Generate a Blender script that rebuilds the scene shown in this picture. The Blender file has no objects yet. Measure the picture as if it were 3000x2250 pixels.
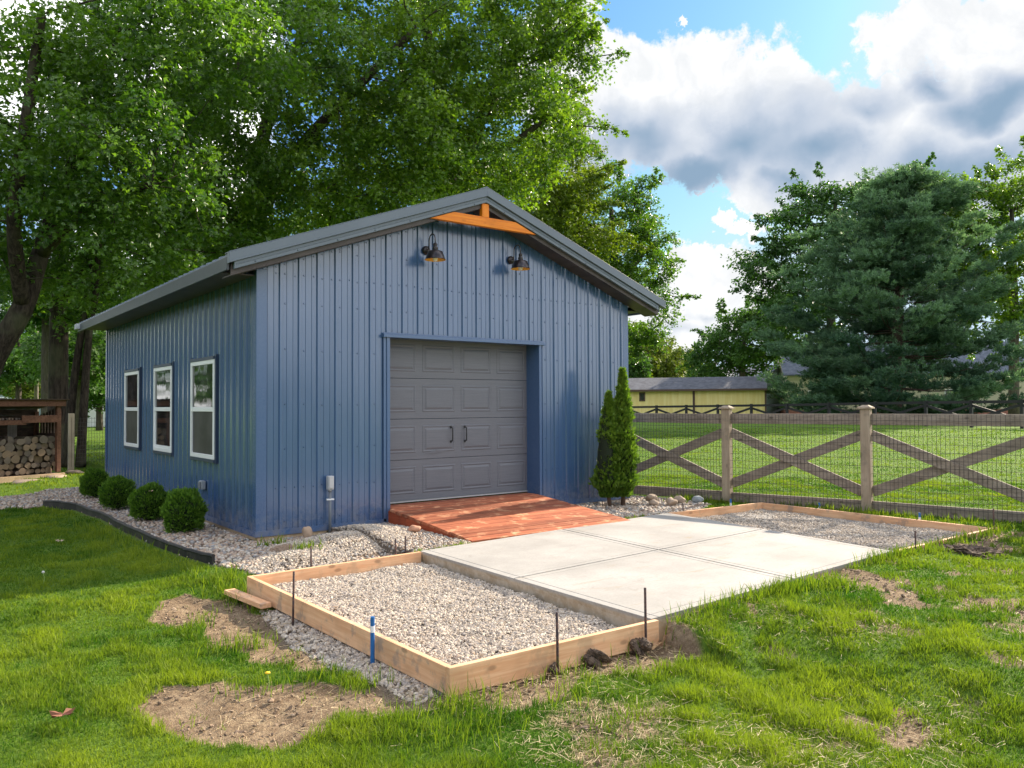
import bpy, bmesh, math, random
import numpy as np
from mathutils import Vector, Matrix, Euler
rng = np.random.default_rng(7); random.seed(7)
SC = bpy.context.scene; COL = SC.collection
R = math.radians
# ------------------------------------------------------------------ camera (solved from the garage's own lines)
F_PX = 2360.77; CAM = np.array([-3.23, -8.9317, 1.4307]); YAW, PITCH, ROLL = .6531, .0262, -.0054
def _basis():
    c, s = math.cos(YAW), math.sin(YAW)
    fw = np.array([s, c, 0.]); rt = np.array([c, -s, 0.]); up = np.array([0, 0, 1.])
    c, s = math.cos(PITCH), math.sin(PITCH); fw, up = fw*c+up*s, up*c-fw*s
    c, s = math.cos(ROLL), math.sin(ROLL); rt, up = rt*c+up*s, up*c-rt*s
    return rt, up, fw
RT, UP, FW = _basis(); KS = 3000/2212
def ray(u, v): return FW + RT*((u*KS-1500)/F_PX) - UP*((v*KS-1125)/F_PX)
def onz(u, v, z=-.14):                  # measured photo point -> point at height z
    d = ray(u, v); return CAM + d*((z-CAM[2])/d[2])
def atd(u, v, t): return CAM + ray(u, v)*t  # measured photo point -> point t metres ahead
def ony(u, v, y):
    d = ray(u, v); return CAM + d*((y-CAM[1])/d[1])
def pxm(px, d): return px*KS/F_PX*d      # size in metres of px at distance d
cd = bpy.data.cameras.new("camera"); cam = bpy.data.objects.new("camera", cd); COL.objects.link(cam)
M = Matrix.Identity(4)
for i in range(3): M[i][0], M[i][1], M[i][2], M[i][3] = RT[i], UP[i], -FW[i], CAM[i]
cam.matrix_world = M
cd.sensor_width = 36; cd.lens = F_PX/3000*36; cd.clip_start = .05; cd.clip_end = 3000
SC.camera = cam
# ------------------------------------------------------------------ helpers
def smooth(a, b, x):
    t = np.clip((x-a)/(b-a), 0, 1); return t*t*(3-2*t)
def _h(ix, iy, s):
    v = np.sin(ix*127.1+iy*311.7+s*74.7)*43758.5453; return v-np.floor(v)
def vnoise(x, y, s=0):
    x = np.asarray(x, float); y = np.asarray(y, float)
    ix, iy = np.floor(x), np.floor(y); fx, fy = x-ix, y-iy
    fx = fx*fx*(3-2*fx); fy = fy*fy*(3-2*fy)
    return (_h(ix, iy, s)*(1-fx)+_h(ix+1, iy, s)*fx)*(1-fy)+(_h(ix, iy+1, s)*(1-fx)+_h(ix+1, iy+1, s)*fx)*fy
def fbm(x, y, s=0, o=4):
    t = 0; a = .5; n = 0
    for k in range(o): t = t+a*vnoise(x*2**k, y*2**k, s+k); n += a; a *= .5
    return t/n
def sdf(poly, x, y):                    # signed distance to polygon, negative inside
    x = np.asarray(x, float); y = np.asarray(y, float)
    P = np.asarray(poly, float)[:, :2]; d = np.full(x.shape, 1e9); ins = np.zeros(x.shape, bool)
    for i in range(len(P)):
        a, b = P[i-1], P[i]; e = b-a
        t = np.clip(((x-a[0])*e[0]+(y-a[1])*e[1])/max(e@e, 1e-12), 0, 1)
        d = np.minimum(d, (x-a[0]-e[0]*t)**2+(y-a[1]-e[1]*t)**2)
        c = (a[1] > y) != (b[1] > y)
        with np.errstate(divide='ignore', invalid='ignore'):
            xi = a[0]+(y-a[1])/(b[1]-a[1] if b[1] != a[1] else 1e-12)*e[0]
        ins ^= c & (x < xi)
    d = np.sqrt(d); return np.where(ins, -d, d)
def link(o, parent=None):
    COL.objects.link(o)
    if parent is not None: o.parent = parent
    return o
def tag(o, label=None, cat=None, group=None, kind=None):
    if label: o["label"] = label
    if cat: o["category"] = cat
    if group: o["group"] = group
    if kind: o["kind"] = kind
    return o
def empty(name, loc=(0, 0, 0), rz=0):
    o = bpy.data.objects.new(name, None); o.location = loc; o.rotation_euler = (0, 0, rz); o.empty_display_size = .2
    return link(o)
def copy_tree(o, parent=None):
    c = o.copy(); COL.objects.link(c); c.parent = parent
    for ch in [k for k in o.children]: copy_tree(ch, c)
    return c
def np_mesh(name, V, loops, starts, totals, mats, parent=None, tint=None, smooth_=False, vattr=None, mi=None):
    me = bpy.data.meshes.new(name); V = np.ascontiguousarray(V, dtype=np.float32)
    me.vertices.add(len(V)); me.vertices.foreach_set("co", V.ravel())
    me.loops.add(len(loops)); me.loops.foreach_set("vertex_index", np.asarray(loops, np.int32))
    me.polygons.add(len(starts)); me.polygons.foreach_set("loop_start", np.asarray(starts, np.int32))
    me.polygons.foreach_set("loop_total", np.asarray(totals, np.int32))
    if mi is not None: me.polygons.foreach_set("material_index", np.asarray(mi, np.int32))
    me.polygons.foreach_set("use_smooth", np.full(len(starts), bool(smooth_)))
    me.update(calc_edges=True)
    if tint is not None:
        a = me.attributes.new("tint", 'FLOAT', 'FACE'); a.data.foreach_set("value", np.asarray(tint, np.float32))
    for k, arr in (vattr or {}).items():
        a = me.attributes.new(k, 'FLOAT', 'POINT'); a.data.foreach_set("value", np.asarray(arr, np.float32))
    for m in (mats if isinstance(mats, (list, tuple)) else [mats]): me.materials.append(m)
    return link(bpy.data.objects.new(name, me), parent)
def scatter(name, T, faces, pos, rot, scl, mat, parent=None, tint=None, smooth_=False):
    """template T (k,3) or (n,k,3), list of faces; pos (n,3), rot (n,3,3), scl (n,) or (n,3) -> one mesh"""
    n = len(pos); T = np.asarray(T, float)
    if T.ndim == 2: T = np.broadcast_to(T, (n,)+T.shape)
    k = T.shape[1]; scl = np.asarray(scl, float)
    if scl.ndim == 1: scl = np.repeat(scl[:, None], 3, 1)
    V = np.einsum('nij,nkj->nki', rot, T*scl[:, None, :])+np.asarray(pos)[:, None, :]
    fl = np.concatenate([np.asarray(f) for f in faces]); ft = np.array([len(f) for f in faces])
    loops = (fl[None, :]+np.arange(n)[:, None]*k).ravel(); totals = np.tile(ft, n)
    starts = np.concatenate([[0], np.cumsum(totals)[:-1]])
    t = None if tint is None else np.repeat(tint, len(faces))
    return np_mesh(name, V.reshape(-1, 3), loops, starts, totals, mat, parent, t, smooth_)
def frames(nrm, spin):
    """rotation matrices whose z axis is nrm, spun by angle"""
    z = nrm/np.linalg.norm(nrm, axis=1, keepdims=True)
    a = np.where(np.abs(z[:, 2:3]) > .9, np.array([[1., 0, 0]]), np.array([[0, 0, 1.]]))
    x = np.cross(a, z); x /= np.linalg.norm(x, axis=1, keepdims=True); y = np.cross(z, x)
    c, s = np.cos(spin)[:, None], np.sin(spin)[:, None]
    return np.stack([x*c+y*s, y*c-x*s, z], 2)
def rand_dirs(n): 
    v = rng.normal(size=(n, 3)); return v/np.linalg.norm(v, axis=1, keepdims=True)
class MB:
    def __init__(s): s.v = []; s.f = []; s.m = []; s.mi = 0
    def add(s, vs, fs):
        o = len(s.v); s.v += [tuple(float(c) for c in p) for p in vs]
        s.f += [tuple(i+o for i in f) for f in fs]; s.m += [s.mi]*len(fs); return s
    def hexa(s, b, t):                   # bottom and top quads, both counter-clockwise from above
        return s.add(list(b)+list(t), [(3, 2, 1, 0), (4, 5, 6, 7), (0, 1, 5, 4), (1, 2, 6, 5), (2, 3, 7, 6), (3, 0, 4, 7)])
    def box(s, x0, x1, y0, y1, z0, z1):
        x0, x1 = min(x0, x1), max(x0, x1); y0, y1 = min(y0, y1), max(y0, y1); z0, z1 = min(z0, z1), max(z0, z1)
        q = [(x0, y0), (x1, y0), (x1, y1), (x0, y1)]
        return s.hexa([p+(z0,) for p in q], [p+(z1,) for p in q])
    def bar(s, a, b, w, h, up=(0, 0, 1), roll=0):   # box from a to b, w across, h along up
        a, b = Vector(a), Vector(b); d = (b-a).normalized(); up = Vector(up)
        x = d.cross(up).normalized(); u = x.cross(d).normalized()
        if roll: q = Matrix.Rotation(roll, 3, d); x, u = q@x, q@u
        vs = []
        for p in (a, b): vs += [p-x*w/2-u*h/2, p+x*w/2-u*h/2, p+x*w/2+u*h/2, p-x*w/2+u*h/2]
        return s.add(vs, [(0, 1, 2, 3), (7, 6, 5, 4), (4, 5, 1, 0), (5, 6, 2, 1), (6, 7, 3, 2), (7, 4, 0, 3)])
    def tube(s, pts, rad, n=10, cap=True):
        pts = [Vector(p) for p in pts]; rad = rad if isinstance(rad, (list, tuple, np.ndarray)) else [rad]*len(pts)
        prev = None; rings = []
        for i, p in enumerate(pts):
            d = (pts[min(i+1, len(pts)-1)]-pts[max(i-1, 0)]).normalized()
            if prev is None:
                a = Vector((0, 0, 1)) if abs(d.z) < .9 else Vector((1, 0, 0)); x = a.cross(d).normalized()
            else: x = (prev-d*prev.dot(d)).normalized()
            prev = x; y = d.cross(x)
            rings.append([p+(x*math.cos(2*math.pi*k/n)+y*math.sin(2*math.pi*k/n))*float(rad[i]) for k in range(n)])
        o = 0; vs = [q for r in rings for q in r]; fs = []
        for i in range(len(rings)-1):
            for k in range(n):
                k2 = (k+1) % n; fs.append((i*n+k, i*n+k2, (i+1)*n+k2, (i+1)*n+k))
        if cap: fs += [tuple(range(n))[::-1], tuple((len(rings)-1)*n+k for k in range(n))]
        return s.add(vs, fs)
    def lathe(s, prof, n=24, c=(0, 0, 0), axis='Z', cap=False):    # prof: (r, h)
        vs = []; fs = []
        for r, h in prof:
            for k in range(n):
                a = 2*math.pi*k/n; p = (r*math.cos(a), r*math.sin(a), h)
                if axis == 'Y': p = (p[0], -p[2], p[1])
                vs.append((p[0]+c[0], p[1]+c[1], p[2]+c[2]))
        for i in range(len(prof)-1):
            for k in range(n):
                k2 = (k+1) % n; fs.append((i*n+k, i*n+k2, (i+1)*n+k2, (i+1)*n+k))
        if cap: fs += [tuple(range(n))[::-1], tuple((len(prof)-1)*n+k for k in range(n))]
        return s.add(vs, fs)
    def build(s, name, mats, parent=None, smooth_=False, bevel=0, seg=2):
        me = bpy.data.meshes.new(name); me.from_pydata(s.v, [], s.f)
        mats = mats if isinstance(mats, (list, tuple)) else [mats]
        for m in mats: me.materials.append(m)
        for p, i in zip(me.polygons, s.m): p.material_index = i; p.use_smooth = bool(smooth_)
        me.update()
        o = link(bpy.data.objects.new(name, me), parent)
        if bevel:
            b = o.modifiers.new("bevel", 'BEVEL'); b.width = bevel; b.segments = seg; b.limit_method = 'ANGLE'; b.angle_limit = R(40)
        return o
# ------------------------------------------------------------------ materials
class NT:
    def __init__(s, tree): s.t = tree; s.n = tree.nodes; s.l = tree.links
    def new(s, typ, **kw):
        n = s.n.new(typ)
        for k, v in kw.items(): setattr(n, k, v)
        return n
    def put(s, sock, v):
        if hasattr(v, 'is_output'): s.l.new(v, sock)
        elif v is not None:
            if isinstance(v, (tuple, list)) and len(v) == 3 and sock.type == 'RGBA': v = tuple(v)+(1,)
            sock.default_value = v
    def math(s, op, a, b=None, c=None, clamp=False):
        n = s.new('ShaderNodeMath', operation=op, use_clamp=clamp)
        for i, v in enumerate((a, b, c)):
            if v is not None: s.put(n.inputs[i], v)
        return n.outputs[0]
    def vmath(s, op, a, b=None, out=0):
        n = s.new('ShaderNodeVectorMath', operation=op); s.put(n.inputs[0], a)
        if b is not None: s.put(n.inputs['Scale'] if op == 'SCALE' else n.inputs[1], b)
        return n.outputs['Value'] if op in ('LENGTH', 'DOT_PRODUCT') else n.outputs[0]
    def mix(s, f, a, b, blend='MIX'):
        n = s.new('ShaderNodeMix', data_type='RGBA', blend_type=blend)
        s.put(n.inputs[0], f); s.put(n.inputs[6], a); s.put(n.inputs[7], b); return n.outputs[2]
    def ramp(s, f, a, b, lo=0., hi=1.):
        n = s.new('ShaderNodeMapRange', interpolation_type='SMOOTHSTEP'); s.put(n.inputs[0], f)
        for i, v in ((1, a), (2, b), (3, lo), (4, hi)): s.put(n.inputs[i], v)
        return n.outputs[0]
    def noise(s, vec, scale, detail=4, rough=.55, dist=0, out=0):
        n = s.new('ShaderNodeTexNoise'); s.put(n.inputs['Vector'], vec); n.inputs['Scale'].default_value = scale
        n.inputs['Detail'].default_value = detail; n.inputs['Roughness'].default_value = rough; n.inputs['Distortion'].default_value = dist
        return n.outputs[out]
    def scale(s, vec, sc):
        n = s.new('ShaderNodeMapping'); s.put(n.inputs['Vector'], vec); n.inputs['Scale'].default_value = sc; return n.outputs[0]
    def attr(s, name): return s.new('ShaderNodeAttribute', attribute_name=name).outputs['Fac']
    def pos(s): return s.new('ShaderNodeNewGeometry').outputs['Position']
    def obj(s): return s.new('ShaderNodeTexCoord').outputs['Object']
    def bump(s, h, strength=.5, dist=.01, nrm=None):
        n = s.new('ShaderNodeBump'); s.put(n.inputs['Height'], h); n.inputs['Strength'].default_value = strength; n.inputs['Distance'].default_value = dist
        if nrm is not None: s.l.new(nrm, n.inputs['Normal'])
        return n.outputs[0]
def mat(name, col=(.5, .5, .5), rough=.6, metal=0, spec=.5, fn=None, coat=0):
    m = bpy.data.materials.new(name); m.use_nodes = True; t = NT(m.node_tree)
    b = t.n['Principled BSDF']; b.inputs['Base Color'].default_value = tuple(col)+(1,); b.inputs['Roughness'].default_value = rough
    b.inputs['Metallic'].default_value = metal; b.inputs['Specular IOR Level'].default_value = spec
    if coat: b.inputs['Coat Weight'].default_value = coat; b.inputs['Coat Roughness'].default_value = .15
    if fn: fn(t, b)
    return m
def setc(t, b, c): t.put(b.inputs['Base Color'], c)
def setn(t, b, n): t.l.new(n, b.inputs['Normal'])
def setr(t, b, r): t.put(b.inputs['Roughness'], r)
def m_wood(name, c1, c2, axis, knots=.5, rough=.65, grain=1., stain=None, bump=.25, vary=0):
    def fn(t, b):
        p = t.pos(); s = [26, 26, 26]
        if axis is not None: s['XYZ'.index(axis)] = 1.2
        v = t.scale(p, tuple(s)); g = t.noise(v, 1.0*grain, 5, .6, .4)
        g2 = t.noise(v, 3.5*grain, 3, .6); f = t.ramp(t.math('ADD', t.math('MULTIPLY', g, .7), t.math('MULTIPLY', g2, .3)), .35, .65)
        c = t.mix(f, c1, c2)
        blot = t.noise(p, 3.2, 3, .6); c = t.mix(t.ramp(blot, .45, .75, 0, .35), c, tuple(x*.55 for x in c1))
        if knots:
            vo = t.new('ShaderNodeTexVoronoi'); ks = [7, 7, 7]
            if axis is not None: ks['XYZ'.index(axis)] = 3.2
            t.put(vo.inputs['Vector'], t.scale(p, tuple(ks))); vo.inputs['Scale'].default_value = 1; vo.inputs['Randomness'].default_value = 1
            k = t.ramp(vo.outputs['Distance'], .07, .15, knots, 0); c = t.mix(k, c, tuple(x*.3 for x in c1))
        if stain:
            st = t.noise(p, 6, 5, .65); c = t.mix(t.ramp(st, .52, .66, 0, stain[1]), c, stain[0])
        if vary:
            r = t.new('ShaderNodeNewGeometry').outputs['Random Per Island']; k = t.math('ADD', 1-vary*.6, t.math('MULTIPLY', r, vary)); c = t.vmath('SCALE', c, k)
        setc(t, b, c); setn(t, b, t.bump(g, bump, .004))
    return mat(name, c1, rough, fn=fn, spec=.3)
def m_leaf(name, ca, cb, trans=.45, rough=.45, spec=.5, ct=None):
    m = bpy.data.materials.new(name); m.use_nodes = True; t = NT(m.node_tree); b = t.n['Principled BSDF']
    tn = t.attr('tint'); c = t.mix(tn, ca, cb); setc(t, b, c); b.inputs['Roughness'].default_value = rough; b.inputs['Specular IOR Level'].default_value = spec
    tr = t.new('ShaderNodeBsdfTranslucent'); t.put(tr.inputs[0], t.mix(1, c, ct or (1.6, 1.7, .5), 'MULTIPLY'))
    mx = t.new('ShaderNodeMixShader'); mx.inputs[0].default_value = trans
    t.l.new(b.outputs[0], mx.inputs[1]); t.l.new(tr.outputs[0], mx.inputs[2])
    t.l.new(mx.outputs[0], t.n['Material Output'].inputs['Surface']); return m
def m_bark(name, c1, c2):
    def fn(t, b):
        p = t.pos(); v = t.scale(p, (14, 14, 3)); n = t.noise(v, 1, 6, .65, .6); n2 = t.noise(p, 1.3, 3)
        c = t.mix(t.ramp(n, .35, .65), c1, c2); c = t.mix(t.ramp(n2, .45, .7, 0, .5), c, (.10, .105, .06)); setc(t, b, c); setn(t, b, t.bump(n, .9, .04))
    return mat(name, c1, .9, fn=fn, spec=.15)
def m_stone(name, cols, rough=.8, dirt=.3):
    def fn(t, b):
        g = t.new('ShaderNodeNewGeometry'); r = g.outputs['Random Per Island']
        cr = t.new('ShaderNodeValToRGB'); cr.color_ramp.interpolation = 'CONSTANT'; e = cr.color_ramp.elements
        for i, c in enumerate(cols):
            x = e[i] if i < 2 else e.new(i/len(cols)); x.position = i/len(cols); x.color = tuple(c)+(1,)
        t.l.new(r, cr.inputs[0]); n = t.noise(t.pos(), 60, 4, .6)
        c = t.mix(t.ramp(n, .3, .75, 0, dirt), cr.outputs[0], (.30, .25, .2)); setc(t, b, c); setn(t, b, t.bump(n, .25, .004))
    return mat(name, cols[0], rough, fn=fn, spec=.35)
# ------------------------------------------------------------------ light, sky
SUN_EL, SUN_AZ = 28., 83.           # azimuth clockwise from +y
EXPO = 1.36; SKY = .149; SUNP = 4.3
SC.view_settings.view_transform = 'Standard'; SC.view_settings.look = 'None'; SC.view_settings.exposure = EXPO; SC.view_settings.gamma = 1
W_ = bpy.data.worlds.new("World"); SC.world = W_; W_.use_nodes = True
def build_world():
    t = NT(W_.node_tree); bg = t.n['Background']; bg.inputs['Strength'].default_value = SKY
    sky = t.new('ShaderNodeTexSky', sky_type='NISHITA'); sky.sun_disc = False; sky.sun_elevation = R(SUN_EL); sky.sun_rotation = R(SUN_AZ)
    sky.air_density = 1.0; sky.dust_density = .6; sky.ozone_density = 2.5
    d = t.vmath('NORMALIZE', t.new('ShaderNodeTexCoord').outputs['Generated'])
    sp = t.new('ShaderNodeSeparateXYZ'); t.l.new(d, sp.inputs[0])
    az = t.math('MULTIPLY', t.math('ARCTAN2', sp.outputs[0], sp.outputs[1]), 180/math.pi)
    el = t.math('MULTIPLY', t.math('ARCSINE', sp.outputs[2]), 180/math.pi)
    cb = t.new('ShaderNodeCombineXYZ'); t.l.new(az, cb.inputs[0]); t.l.new(el, cb.inputs[1]); q = cb.outputs[0]
    n1 = t.vmath('SUBTRACT', t.noise(q, .16, 8, .62, 0, 1), (.5, .5, .5)); n2 = t.vmath('SUBTRACT', t.noise(q, .75, 6, .68, 0, 1), (.5, .5, .5))
    qw = t.vmath('ADD', t.vmath('ADD', q, t.vmath('SCALE', n1, 9.)), t.vmath('SCALE', n2, 2.6))
    qs = t.vmath('ADD', q, t.vmath('SCALE', t.vmath('SUBTRACT', t.noise(q, .13, 5, .5, 0, 1), (.5, .5, .5)), 8.))
    def ae(u, v):
        r = ray(u, v); r = r/np.linalg.norm(r); return math.degrees(math.atan2(r[0], r[1])), math.degrees(math.asin(r[2]))
    def blobs(lst, src, k=.12):
        acc = None
        for u, v, ru, rv, w in lst:
            a, e = ae(u, v); a2, e2 = ae(u+ru, v); _, e3 = ae(u, v-rv)
            df = t.vmath('MULTIPLY', t.vmath('SUBTRACT', src, (a, e, 0)), (1/abs(a2-a), 1/abs(e3-e), 0))
            x = t.math('MULTIPLY', t.math('SUBTRACT', 1., t.vmath('LENGTH', df)), w)
            acc = x if acc is None else t.math('SMOOTH_MAX', acc, x, k)
        return acc
    C = blobs([(1320, 225, 210, 175, 1), (1480, 250, 190, 175, 1), (1640, 275, 190, 175, 1), (1800, 300, 200, 150, 1), (1950, 300, 200, 150, 1),
               (2150, 300, 260, 190, 1), (2030, 70, 180, 110, 1), (2200, 70, 250, 130, 1), (1190, 150, 160, 130, .9), (1680, 385, 120, 70, 1),
               (1600, 478, 60, 22, .7), (1530, 590, 170, 70, .9), (1380, 700, 320, 75, 1.), (1640, 600, 100, 100, .8), (1460, 650, 190, 90, 1.), (1470, 45, 26, 20, .5), (1262, 15, 50, 28, .6),
               (2500, 250, 300, 300, 1), (1505, 408, 22, 9, .5)], qw, .04)
    S = blobs([(1500, 350, 240, 90, 1.2), (1640, 300, 250, 140, 1.0), (1400, 275, 230, 105, .9), (1760, 340, 280, 120, 1.), (2130, 210, 200, 95, 1.2), (2010, 185, 150, 60, .9),
               (2080, 345, 420, 115, 1.05), (1690, 400, 120, 60, 1.), (1850, 235, 170, 80, .75), (1290, 320, 170, 80, .7), (1480, 690, 140, 26, .4), (2500, 260, 260, 140, .8), (1560, 655, 80, 16, .35)], qs, .15)
    # free cloud field for the rest of the dome
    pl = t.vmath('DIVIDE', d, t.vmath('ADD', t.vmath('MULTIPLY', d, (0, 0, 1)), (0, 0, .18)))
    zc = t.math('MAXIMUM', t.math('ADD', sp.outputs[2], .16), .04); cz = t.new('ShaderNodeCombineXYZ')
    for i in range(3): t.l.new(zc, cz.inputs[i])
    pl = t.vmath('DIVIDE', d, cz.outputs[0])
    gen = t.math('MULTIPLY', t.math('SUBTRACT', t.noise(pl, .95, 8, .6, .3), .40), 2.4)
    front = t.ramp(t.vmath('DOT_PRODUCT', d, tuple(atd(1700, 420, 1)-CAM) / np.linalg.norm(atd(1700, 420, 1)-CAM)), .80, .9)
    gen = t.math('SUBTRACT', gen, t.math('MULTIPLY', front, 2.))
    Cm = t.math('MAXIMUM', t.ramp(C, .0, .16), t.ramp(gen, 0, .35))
    # little shaded folds inside the white
    fold = t.noise(qw, .22, 5, .6); Sm = t.ramp(S, -.1, .8); Sm = t.math('ADD', Sm, t.math('MULTIPLY', t.ramp(fold, .45, .75), .16), clamp=True)
    white = t.mix(t.ramp(t.noise(qs, .5, 5), .3, .7), (2.4, 2.45, 2.5), (2.9, 2.9, 2.9)); dark = t.mix(t.ramp(S, .5, 1.05), (1.4, 1.62, 1.97), (.76, 1.1, 1.5))
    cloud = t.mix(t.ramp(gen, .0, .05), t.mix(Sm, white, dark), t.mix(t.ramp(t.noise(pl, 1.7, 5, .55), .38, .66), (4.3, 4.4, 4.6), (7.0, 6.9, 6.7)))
    gz = t.ramp(sp.outputs[2], .0, .5); skyc = t.mix(1, sky.outputs[0], t.mix(gz, (.33, .36, .40), (.30, .45, .61)), 'MULTIPLY'); skyc = t.vmath('MINIMUM', skyc, (1.9, 2.4, 2.8))
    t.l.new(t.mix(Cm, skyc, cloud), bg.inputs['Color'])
build_world()
sd = bpy.data.lights.new("sun", 'SUN'); sd.energy = SUNP; sd.angle = R(.55); sd.color = (1, .86, .68)
so = bpy.data.objects.new("sun", sd); COL.objects.link(so)
tosun = Vector((math.cos(R(SUN_EL))*math.sin(R(SUN_AZ)), math.cos(R(SUN_EL))*math.cos(R(SUN_AZ)), math.sin(R(SUN_EL))))
so.rotation_euler = tosun.to_track_quat('Z', 'Y').to_euler(); so.location = (20, 5, 15)
# ------------------------------------------------------------------ materials
def _metal(base, rough=.30, bumpz=.35):
    def fn(t, b):
        p = t.pos(); n = t.noise(t.scale(p, (9, 9, 1.1)), 1, 3, .5); sp = t.noise(p, 260, 2, .7)
        big = t.noise(t.scale(p, (1.4, 1.4, .5)), 1, 4, .6); dust = t.ramp(big, .42, .72, 0, .22)
        c = t.mix(dust, base, tuple(min(1, x*1.25+.03) for x in base))
        sc = t.noise(t.scale(p, (2.2, 2.2, 60)), 1, 6, .75); c = t.mix(t.ramp(sc, .70, .78, 0, .12), c, (.5, .55, .6))
        setc(t, b, c); sep = t.new('ShaderNodeSeparateXYZ'); t.l.new(p, sep.inputs[0]); mud = t.math('MULTIPLY', t.ramp(sep.outputs[2], .0, .42, 1, 0), t.ramp(t.noise(p, 7, 5, .7), .35, .75, 0, .5)); setc(t, b, t.mix(mud, c, (.22, .19, .16))); setr(t, b, t.math('ADD', t.ramp(sp, .3, .7, rough-.04, rough+.08), t.math('MULTIPLY', mud, .4)))
        setn(t, b, t.bump(sp, .06, .002, t.bump(n, bumpz, .012)))
    return fn
BLUE = (.050, .108, .232)
M_blue = mat("blue_steel_siding", BLUE, .3, fn=_metal(BLUE, .20), spec=.9, coat=.55)
M_blue_side = M_blue
M_trim = mat("blue_steel_trim", BLUE, .3, fn=_metal((.050, .108, .235), .24, .1), spec=.8)
M_char = mat("charcoal_roof_steel", (.07, .085, .10), .35, fn=_metal((.105, .135, .175), .32, .1), spec=.5)
M_fasc = mat("dark_fascia_steel", (.05, .06, .07), .4, fn=_metal((.052, .064, .076), .4, .1), spec=.4)
M_soff = mat("brown_soffit", (.05, .035, .032), .5, fn=lambda t, b: setc(t, b, t.mix(t.ramp(t.noise(t.pos(), 5, 4), .3, .7), (.045, .033, .032), (.075, .058, .056))))
def _door(t, b):
    p = t.pos(); g = t.noise(t.scale(p, (3, 3, 130)), 1, 4, .7); s = t.noise(p, 330, 2, .7)
    c = t.mix(t.ramp(g, .35, .65), (.116, .127, .155), (.140, .152, .182)); c = t.mix(t.ramp(s, .45, .7, 0, .35), c, (.22, .215, .22))
    setc(t, b, c); setn(t, b, t.bump(t.math('ADD', g, s), .25, .003))
M_door = mat("grey_door_steel", (.2, .2, .2), .48, fn=_door, spec=.4)
M_black = mat("black_metal", (.018, .018, .022), .32, spec=.5)
M_iron = mat("bronze_black_lamp", (.03, .027, .028), .28, metal=.6, fn=lambda t, b: setc(t, b, t.mix(t.ramp(t.noise(t.pos(), 12, 4), .35, .7), (.035, .03, .033), (.09, .08, .085))))
M_gold = mat("gold_lamp_inside", (.85, .42, .06), .45, metal=0, fn=None)
M_bulb = mat("bulb_glass", (.9, .85, .75), .08, spec=.8)
M_orange = m_wood("orange_stained_beam", (.66, .17, .008), (.84, .26, .014), 'X', knots=.25, rough=.45)
M_orangez = m_wood("orange_stained_post", (.66, .17, .008), (.84, .26, .014), 'Z', knots=0, rough=.45)
M_white = mat("white_vinyl", (.86, .86, .87), .3, fn=lambda t, b: setc(t, b, t.mix(t.ramp(t.noise(t.pos(), 5, 5, .65), .5, .8, 0, .35), (.86, .87, .88), (.7, .7, .69))))
def _glass(t, b):
    p = t.pos(); n = t.noise(p, 1.9, 2); c = t.mix(t.ramp(t.noise(p, 2.4, 4, .6), .4, .65), (.012, .012, .014), (.05, .048, .05)); setc(t, b, c); setn(t, b, t.bump(n, .04, .05))
M_pane = mat("window_glass", (.03, .03, .03), .03, fn=_glass, spec=.9)
def _screen(t, b): setc(t, b, t.mix(t.ramp(t.noise(t.pos(), 3, 3), .35, .7), (.035, .033, .036), (.07, .066, .068)))
M_screen = mat("insect_screen", (.05, .05, .05), .45, fn=_screen, spec=.4)
M_lumX = m_wood("new_lumber_x", (.70, .375, .20), (.84, .54, .32), 'X', knots=.55, stain=((.30, .22, .15), .35))
M_lumY = m_wood("new_lumber_y", (.68, .37, .20), (.82, .525, .31), 'Y', knots=.55, stain=((.22, .20, .19), .55))
M_sill = m_wood("weathered_sill", (.42, .30, .19), (.55, .41, .27), None, knots=0)
M_ramp = m_wood("red_stained_deck", (.30, .082, .038), (.47, .160, .078), 'X', knots=.15, rough=.55, stain=((.70, .36, .20), .8), vary=.7)
M_rampY = m_wood("red_stained_skirt", (.30, .060, .022), (.44, .10, .04), 'Y', knots=0, rough=.6, stain=((.16, .05, .03), .6))
M_fenX = m_wood("weathered_rail", (.225, .183, .148), (.345, .292, .242), 'Y', knots=.75, rough=.85)
M_fenZ = m_wood("weathered_post", (.285, .222, .16), (.41, .335, .255), 'Z', knots=.4, rough=.85, stain=((.17, .15, .12), .4))
M_wire = mat("wire_mesh", (.045, .04, .04), .5, metal=.3)
M_rebar = mat("rusty_rebar", (.05, .035, .04), .8, fn=lambda t, b: setc(t, b, t.mix(t.ramp(t.noise(t.pos(), 40, 4), .4, .65), (.035, .025, .03), (.12, .06, .045))))
M_bluep = mat("blue_stake_paint", (.012, .12, .36), .45, fn=lambda t, b: setc(t, b, t.mix(t.ramp(t.noise(t.pos(), 90, 4, .7), .55, .72, 0, .7), (.012, .12, .36), (.06, .2, .4))))
M_whitep = mat("white_stake_band", (.75, .77, .8), .5)
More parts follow.
